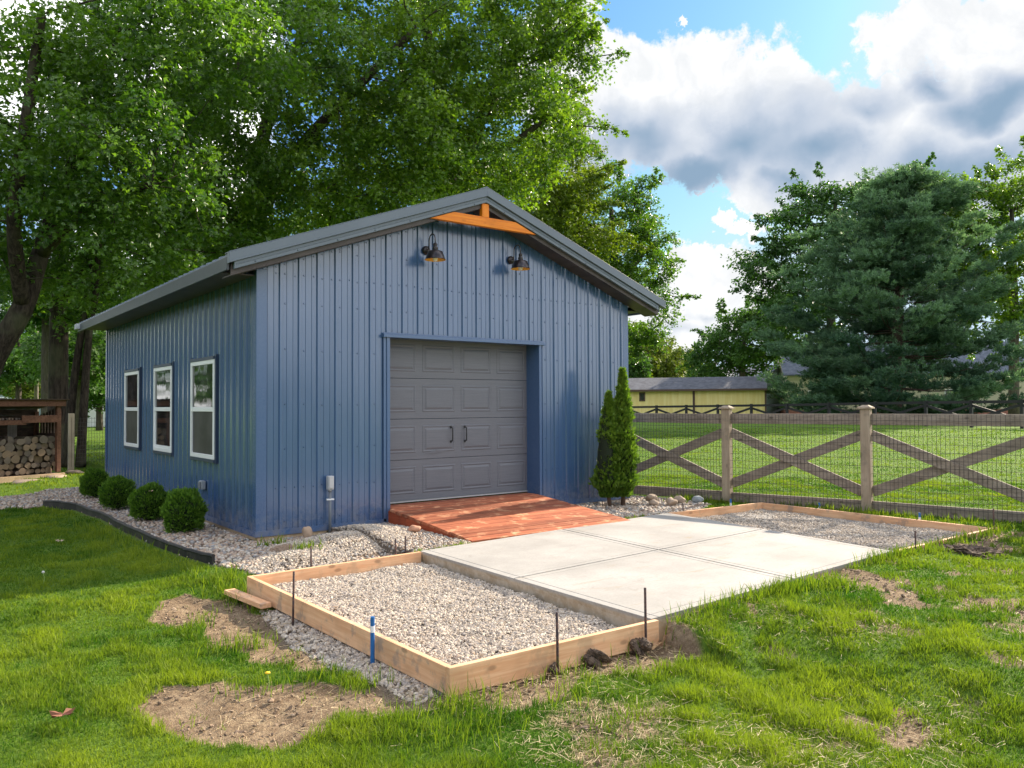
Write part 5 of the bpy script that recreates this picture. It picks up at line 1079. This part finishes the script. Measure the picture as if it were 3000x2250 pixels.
# ------------------------------------------------------------------ white pine
def build_pine():
    d = 58.; u0 = 1932; b = np.array(foot(u0, 900, d, .12)); o = empty("pine_tree", tuple(b)); tag(o, "large dark white pine with layered soft branches behind the black fence", "tree")
    top = atd(1958, 378, d)[2]-b[2]; mb = MB(); lean = (atd(1958, 378, d)-b)[:2]; tp = lambda z: np.array([lean[0]*(z/top)**1.3, lean[1]*(z/top)**1.3, z])
    mb.tube([tp(z) for z in np.linspace(.0, top, 12)], [.48*(1-z)**.8+.03 for z in np.linspace(0, 1, 12)], 12); P_ = []; N_ = []; T_ = []; A_ = []
    z = .7; sidev = np.array([RT[0], RT[1], 0]); sidev /= np.linalg.norm(sidev)
    while z < top-.3:
        t = z/top; R0 = 11.4*(1-t)**.62
        for k in range(int(rng.integers(9, 13))):
            a = rng.uniform(0, 6.28); dv = np.array([math.cos(a), math.sin(a), 0]); bt = rng.normal(0, .22); Lb = R0*rng.uniform(.5, 1.15)*(.74+.30*abs(dv@sidev)); rise = .06+.42*t+rng.uniform(-.04, .04); s0 = tp(z+rng.uniform(-.1, .1)); pts = []; m = 9
            for i in range(m+1):
                q = i/m; pts.append(s0+dv*Lb*q+np.array([0, 0, Lb*(rise*q-.10*math.sin(q*3.0)+.08*q*q)])+np.array([-dv[1], dv[0], 0])*math.sin(q*3+a)*.22)
            mb.tube(pts, [max(.012, .07*(1-t*.6)*(1-i/m)) for i in range(m+1)], 5)
            for cl_ in range(int(4+Lb*1.65)):
                q = .26+.74*rng.random()**.8; f = q*m; i = min(int(f), m-1); pc = pts[i]*(1-f+i)+pts[i+1]*(f-i)+np.array([-dv[1], dv[0], 0])*rng.normal(0, 1)*(.30+.55*(1-q)+.12*Lb*.3); ct = rng.normal(0, .10); rc = rng.uniform(.24, .42)
                pc[2] += .08
                for j in range(int(rng.integers(10, 16))):
                    sw = rng.normal(0, 1, 3)*np.array([1, 1, .32])*rc; P_.append(pc+sw); tw = dv*.7+sw*1.0+np.array([0, 0, .55]); N_.append(tw/np.linalg.norm(tw)); T_.append(np.clip(.30+.28*t+bt+ct+.35*(q-.6)+.5*sw[2], 0, 1)); A_.append(rng.uniform(.25, .42))  # tint paints plume tops and tips lighter, undersides darker, as light would
        z += rng.uniform(.85, 1.1)
    for j in range(260):
        z = top*(.80+.2*rng.random()); r = (1-z/top)*5*rng.random()+.15; a = rng.uniform(0, 6.28); P_.append(tp(min(z, top))+np.array([r*math.cos(a), r*math.sin(a), .2])); N_.append(np.array([.3*math.cos(a), .3*math.sin(a), 1])); T_.append(.8); A_.append(.42)
    mb.build("trunk", M_pbark, o, True)
    P_, N_, T_, A_ = map(np.array, (P_, N_, T_, A_)); n = len(P_); kk = 20                     # each plume: needles fanning round its shoot
    s = rng.random((n, kk)); dr = rng.normal(size=(n, kk, 3)); dr -= (dr*N_[:, None]).sum(2, keepdims=True)*N_[:, None]; dr /= np.linalg.norm(dr, axis=2, keepdims=True)
    base = P_[:, None]+N_[:, None]*(s*A_[:, None])[:, :, None]; nd = dr*.75+N_[:, None]*.8+np.array([0, 0, -.12]); nd /= np.linalg.norm(nd, axis=2, keepdims=True)
    base = base.reshape(-1, 3); nd = nd.reshape(-1, 3); T = np.array([(-.095, 0, 0), (.095, 0, 0), (.055, 0, 1), (-.055, 0, 1)])
    M_p = m_leaf("pine_needles", (.036, .090, .058), (.175, .295, .165), .32, .55, .3, (1.2, 1.3, .7))
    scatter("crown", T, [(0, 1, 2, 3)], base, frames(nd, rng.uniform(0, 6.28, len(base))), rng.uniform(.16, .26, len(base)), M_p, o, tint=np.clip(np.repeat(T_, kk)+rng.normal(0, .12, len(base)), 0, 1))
build_pine()
# trees seen between the trunks at far left, and the dark ones behind the garage
for i, (u, v, dd, ru, rv, kd, lab) in enumerate(((40, 770, 55, 90, 70, "far", "light tree behind the leaning trunk above the wood shed"), (215, 800, 50, 60, 75, "far", "green tree between twin trunks and the garage"), (-40, 700, 60, 80, 90, "deep", "tree at the far left edge behind the leaning trunk"), (130, 700, 62, 100, 80, "deep", "darker tree behind the thick straight trunk"), (300, 640, 52, 120, 110, "far", "pale tree hidden behind the garage's left eave"), (60, 835, 75, 60, 22, "farspring", "low bush before the distant blue house"), (100, 600, 34, 150, 90, "deep", "dark tree filling the gap between the leaning and the straight trunk"), (420, 560, 36, 140, 110, "maple", "tree showing between the crowns over the garage's left eave"), (170, 760, 40, 90, 60, "far", "tree low behind the twin stems at the back lawn"), (700, 470, 40, 200, 110, "maple", "tree filling the gap under the large crown over the roof"), (1010, 430, 42, 130, 120, "maple", "tree behind the crown right of the ridge"))):
    tree("broadleaf_tree", lab, [[(foot(u, 900, dd, 0.), .22), (atd(u, v+20, dd), .15), (atd(u, v-rv*.6, dd), .05)]], [E(u, v, dd, ru, rv, 3.), E(u, v+rv*.4, dd, ru*.8, rv*.6, 3.)], 42, (.8, 1.5), 120, .24, kd, LEAF_QUAD, M_bark2, "trees across the back lawn", .025, hang=.1)
print("near leaves", NL)
# ------------------------------------------------------------------ buildings and fences far off
def frame_at(u0, d0, u1, d1, z):
    a, b = atd(u0, 880, d0), atd(u1, 880, d1); dv = b[:2]-a[:2]; L = float(np.linalg.norm(dv)); return (a[0], a[1], z), math.atan2(dv[1], dv[0]), L
def m_siding(name, col, step):
    def fn(t, b):
        sep = t.new('ShaderNodeSeparateXYZ'); t.l.new(t.pos(), sep.inputs[0]); f = t.math('FRACT', t.math('DIVIDE', sep.outputs[2], step)); setn(t, b, t.bump(f, 1., .05)); setc(t, b, t.mix(t.ramp(f, .0, .12, .45, 0), col, tuple(c*.45 for c in col)))
    return mat(name, col, .6, fn=fn)
M_yel = mat("yellow_boards", (.50, .40, .12), .75, fn=lambda t, b: setc(t, b, t.mix(t.ramp(t.noise(t.scale(t.pos(), (5, 5, .4)), 1, 4), .35, .7), (.82, .65, .24), (.90, .76, .34))))
M_shing = mat("grey_shingles", (.11, .12, .14), .9, fn=lambda t, b: setc(t, b, t.mix(t.ramp(t.noise(t.pos(), 2.5, 5, .7), .35, .65), (.06, .064, .08), (.11, .118, .14))))
M_brown = mat("brown_trim", (.11, .065, .045), .8); M_blk = mat("black_fence_paint", (.012, .011, .014), .6)
def yellow_shed():
    loc, a, L = frame_at(1318, 66, 1655, 62.6, .0); S = empty("yellow_shed", loc, a); tag(S, "long low yellow board shed with dark shingled roof", "shed"); zt = atd(1500, 842, 66)[2]; D = 5.
    mb = MB(); mb.box(0, L, 0, D, -.3, zt); n = int(L/.3)
    for i in range(n): mb.box(L*i/n-.006, L*i/n+.006, -.012, -.0005, 0, zt-.12)
    mb.build("wall", M_yel, S)
    MB().hexa([(-.3, -.45, zt-.08), (L+.08, -.45, zt-.08), (L+.08, D*.5, zt+.95), (-.3, D*.5, zt+.95)], [(-.3, -.45, zt+.02), (L+.08, -.45, zt+.02), (L+.08, D*.5, zt+1.05), (-.3, D*.5, zt+1.05)]).build("roof", M_shing, S)
    MB().hexa([(-.3, D*.5+.001, zt+.95), (L+.08, D*.5+.001, zt+.95), (L+.08, D+.4, zt-.05), (-.3, D+.4, zt-.05)], [(-.3, D*.5+.001, zt+1.05), (L+.08, D*.5+.001, zt+1.05), (L+.08, D+.4, zt+.05), (-.3, D+.4, zt+.05)]).build("roof", M_shing, S)
    mb = MB(); mb.box(-.3, L+.08, -.49, -.455, zt-.14, zt+.01); mb.build("fascia", M_brown, S)
    xs = L*.55; mb = MB(); mb.box(xs-.09, xs+.09, -.04, -.013, -.1, zt-.1); mb.build("batten", M_brown, S); MB().box(L-.1, L+.03, -.04, -.013, -.1, zt-.1).build("corner_board", M_brown, S)
    wx = L*.215; f = MB(); f.box(wx-.24, wx+.24, -.05, -.013, zt-.92, zt-.20); w = f.build("window", M_brown, S); MB().box(wx-.15, wx+.15, -.06, -.0505, zt-.82, zt-.3).build("pane", M_pane, w)
yellow_shed()
def black_fence():
    pts = [(1300, 62.), (1700, 52), (2000, 45), (2330, 38)]; A = [atd(u, 880, d_) for u, d_ in pts]; o = empty("black_fence", (A[0][0], A[0][1], 0)); tag(o, "black painted crossbuck paddock fence along the far lawn", "fence"); b0 = np.array([A[0][0], A[0][1], 0])
    tops = [(1300, 878), (1700, 872), (2000, 866), (2330, 862)]; P_ = []
    for i in range(len(A)-1):
        n = int(np.linalg.norm(A[i+1][:2]-A[i][:2])/2.45)
        for k in range(n+(1 if i == len(A)-2 else 0)):
            t = k/n; u = pts[i][0]*(1-t)+pts[i+1][0]*t; p = A[i]*(1-t)+A[i+1]*t; v = np.interp(u, [q[0] for q in tops], [q[1] for q in tops]); dd = (p-CAM)@FW; zt = CAM[2]+(atd(u, v, dd)[2]-CAM[2]); P_.append(np.array([p[0], p[1], zt])-b0)
    for p in P_: MB().box(p[0]-.07, p[0]+.07, p[1]-.07, p[1]+.07, p[2]-1.6, p[2]+.02).build("post", M_blk, o)
    for a, b in zip(P_[:-1], P_[1:]):
        off = np.array([0, 0, 0]); 
        for za, zb, nm in ((-.09, -.09, "rail"), (-1.2, -1.2, "rail")): MB().bar(a+[0, 0, za], b+[0, 0, zb], .04, .15).build(nm, M_blk, o)
        MB().bar(a+[0, 0, -.25], b+[0, 0, -1.05], .035, .14).build("brace", M_blk, o); MB().bar(a+[.04, .04, -1.05], b+[.04, .04, -.25], .035, .14).build("brace", M_blk, o)
black_fence()
M_beige = m_siding("beige_siding", (.62, .56, .44), .16); M_blueh = m_siding("pale_blue_siding", (.40, .48, .58), .15); M_roofb = mat("blue_grey_shingles", (.10, .12, .165), .9, fn=lambda t, b: setc(t, b, t.mix(t.ramp(t.noise(t.pos(), 2, 5, .7), .35, .65), (.075, .09, .125), (.135, .155, .2))))
M_brick = mat("red_brick", (.30, .12, .085), .9, fn=lambda t, b: setc(t, b, t.mix(t.ramp(t.noise(t.pos(), 5, 4, .7), .35, .65), (.24, .085, .06), (.36, .16, .115))))
def house(name, label, u0, d0, u1, d1, veave, vridge, z0, D, wall, roof, wins, found=False, gable=None):
    loc, a, L = frame_at(u0, d0, u1, d1, 0); um, dm = (u0+u1)/2, (d0+d1)/2; ze = atd(um, veave, dm)[2]; zr = atd(um, vridge, dm+D*.5)[2]
    H = empty(name, loc, a); tag(H, label, "house"); zf = .75 if found else -.3
    MB().box(0, L, 0, D, zf, ze).build("wall", wall, H)
    if found: MB().box(.02, L-.02, .02, D-.02, -.3, zf-.001).build("foundation", M_brick, H)
    for s in (0, 1):
        y0, y1 = (-.4, D/2) if s == 0 else (D+.4, D/2+.001); q = [(-.4, y0, ze-.1), (L+.4, y0, ze-.1), (L+.4, y1, zr), (-.4, y1, zr)]; q = q if s == 0 else [q[1], q[0], q[3], q[2]]
        MB().hexa(q, [(x, y, z+.12) for x, y, z in q]).build("roof", roof, H)
    [MB().add([(q, 0, ze), (q, D, ze), (q, D/2, zr)], [(0, 2, 1)]).build("gable_wall", wall, H) for q in (0, L)]
    for x, w, zb, zt in wins:
        f = MB(); f.box(x-w/2-.08, x+w/2+.08, -.05, -.001, zb-.08, zt+.08); fo = f.build("window", M_white, H); MB().box(x-w/2, x+w/2, -.07, -.051, zb, zt).build("pane", M_pane, fo)
    if gable:
        x, w, zp = gable; MB().add([(x-w/2, -1.2, -.3), (x+w/2, -1.2, -.3), (x+w/2, -1.2, ze), (x, -1.2, zp), (x-w/2, -1.2, ze), (x-w/2, -.001, -.3), (x+w/2, -.001, -.3), (x+w/2, -.001, ze), (x, -.001, zp), (x-w/2, -.001, ze)], [(0, 1, 2, 3, 4), (0, 4, 9, 5), (1, 6, 7, 2)]).build("gable_front", wall, H)
        for s in (-1, 1):
            q = [(x+s*(w/2+.3), -1.5, ze-.25), (x, -1.5, zp+.02), (x, 2.2, zp+.02), (x+s*(w/2+.3), 2.2, ze-.25)]; q = q if s < 0 else q[::-1]
            MB().hexa(q, [(a_, b_, c_+.12) for a_, b_, c_ in q]).build("gable_roof", roof, H)
        mb = MB(); 
        for s in (-1, 1): mb.bar((x+s*(w/2+.3), -1.53, ze-.22), (x, -1.53, zp+.06), .05, .2)
        mb.build("bargeboard", M_white, H); f = MB(); f.box(x-.6, x+.6, -1.25, -1.201, ze-1.4, ze-.1); fo = f.build("window", M_white, H); MB().box(x-.48, x+.48, -1.27, -1.251, ze-1.28, ze-.2).build("pane", M_pane, fo)
    return H
house("beige_house", "beige sided ranch house with blue grey roof behind the pine", 1700, 90, 2420, 84, 806, 742, 0, 9., M_beige, M_roofb, ((3., 1.3, 1.6, 2.8), (6.5, .9, 1.5, 2.8), (17, 1.2, 1.6, 2.8)), True)
house("blue_house", "pale blue gabled house with dark blue roof over the yellow shed", 1545, 96, 1650, 92, 818, 792, 0, 8., M_blueh, M_roofb, (), gable=(.9, 3.4, atd(1570, 794, 93)[2]))
house("grey_house", "distant grey blue house with white gable trim at far left", -60, 78, 125, 84, 838, 795, 0, 9., M_blueh, M_roofb, ((2.5, 1., 1.2, 2.4),), gable=(8.2, 3.8, atd(95, 806, 80)[2]))
def poles():
    b = foot(1547, 880, 105, 0); o = empty("street_lamp", b); tag(o, "thin utility pole with a lamp arm above the yellow shed", "street lamp"); h = atd(1547, 757, 105)[2]
    MB().tube([(0, 0, -.3), (0, 0, h)], [.15, .11], 8).build("pole", M_bark2, o, True); e = atd(1580, 745, 105)-np.array(b); e[2] += .0
    MB().tube([(0, 0, h-.3), (e[0]*.6, e[1]*.6, h+.5), (e[0], e[1], h+.8)], .05, 6).build("arm", mat("grey_arm", (.4, .42, .44), .5), o, True)
    b = foot(78, 880, 58, 0); o = empty("utility_pole", b); tag(o, "grey wooden utility pole in front of the distant grey house", "pole"); MB().tube([(0, 0, -.3), (0, 0, 9.5)], [.16, .11], 10).build("shaft", m_bark("pole_wood", (.22, .19, .16), (.34, .30, .26)), o, True)
    MB().bar((-1., 0, 8.9), (1., 0, 8.9), .1, .12).build("crossarm", M_bark2, o)
poles()
def back_left():
    # white vinyl fence far behind the lawn
    loc, a, L = frame_at(100, 60, 420, 56, 0); F_ = empty("vinyl_fence", loc, a); tag(F_, "white vinyl panel fence at the end of the back lawn", "fence"); zt = atd(210, 872, 59)[2]
    zt = max(zt, 1.5); n = int(L/2.4)
    for i in range(n+1): MB().box(i*2.4-.06, i*2.4+.06, -.06, .06, -.2, zt+.08).build("post", M_white, F_)
    for i in range(n): MB().box(i*2.4+.061, i*2.4+2.339, -.02, .02, -.1, zt).build("panel", M_white, F_)
    # wire fence post by the shed and its mesh
    p = atd(153, 1012, 20.5); F2 = empty("wire_fence", (p[0], p[1], -.12)); tag(F2, "pale wooden post with wire mesh running behind the garage", "fence")
    MB().box(-.065, .065, -.065, .065, -.2, 1.40).build("post", m_wood("pale_post", (.42, .33, .24), (.52, .43, .33), 'Z', knots=.2), F2, bevel=.006)
    e = np.array([2.6, 2.2]); mb = MB(); Lm = np.linalg.norm(e); n = int(Lm/.10)
    for i in range(n): q = e*i/n; mb.bar((q[0], q[1]-.07, .05), (q[0], q[1]-.07, 1.3), .005, .005, (0, 1, 0))
    for k in range(13): mb.bar((0, -.07, .06+k*.1), (e[0], e[1]-.07, .06+k*.1), .005, .005)
    mb.build("wire_mesh", M_wire, F2); MB().box(e[0]-.05, e[0]+.05, e[1]-.05, e[1]+.05, -.2, 1.35).build("post", M_fenZ, F2)
back_left()

def tree_line():
    """unseen woods added across the yards to the left of and behind the viewpoint: they show as the dark mirror image in the siding and panes"""
    P_ = []; S_ = []; T_ = []
    for a in np.arange(150, 354, 2.2):
        rr = 46+8*math.sin(a*.11)+rng.uniform(-5, 5); h = rng.uniform(5.0, 9.5)*(.5 if a < 200 else 1.5 if 205 < a < 268 else 1.9 if a > 318 else 1.25 if a > 262 else 1.); w = rng.uniform(2.2, 3.6); c = np.array([-3+rr*math.sin(R(a)), -9+rr*math.cos(R(a)), 0]); n = 420  # heights follow the bearing to shape reflections and skylight on the walls
        d_ = rand_dirs(n); q = c+np.array([0, 0, h*.52])+d_*np.array([w, w, h*.5])*(rng.random((n, 1))**.4); P_.append(q); S_.append(rng.uniform(.55, 1.0, n)); T_.append(np.clip(rng.normal(.4, .2, n)+rng.normal(0, .15), 0, 1))
    p, s, t_ = np.concatenate(P_), np.concatenate(S_), np.concatenate(T_); k = len(p)
    o = scatter("treeline", LEAF_QUAD[0], LEAF_QUAD[1], p, frames(rng.normal(0, 1, (k, 3)), rng.uniform(0, 6.28, k)), s, ML["deep"], tint=t_); tag(o, "unseen dark woods across the yards, mirrored in the siding and the panes", "woods", kind="stuff")
tree_line()
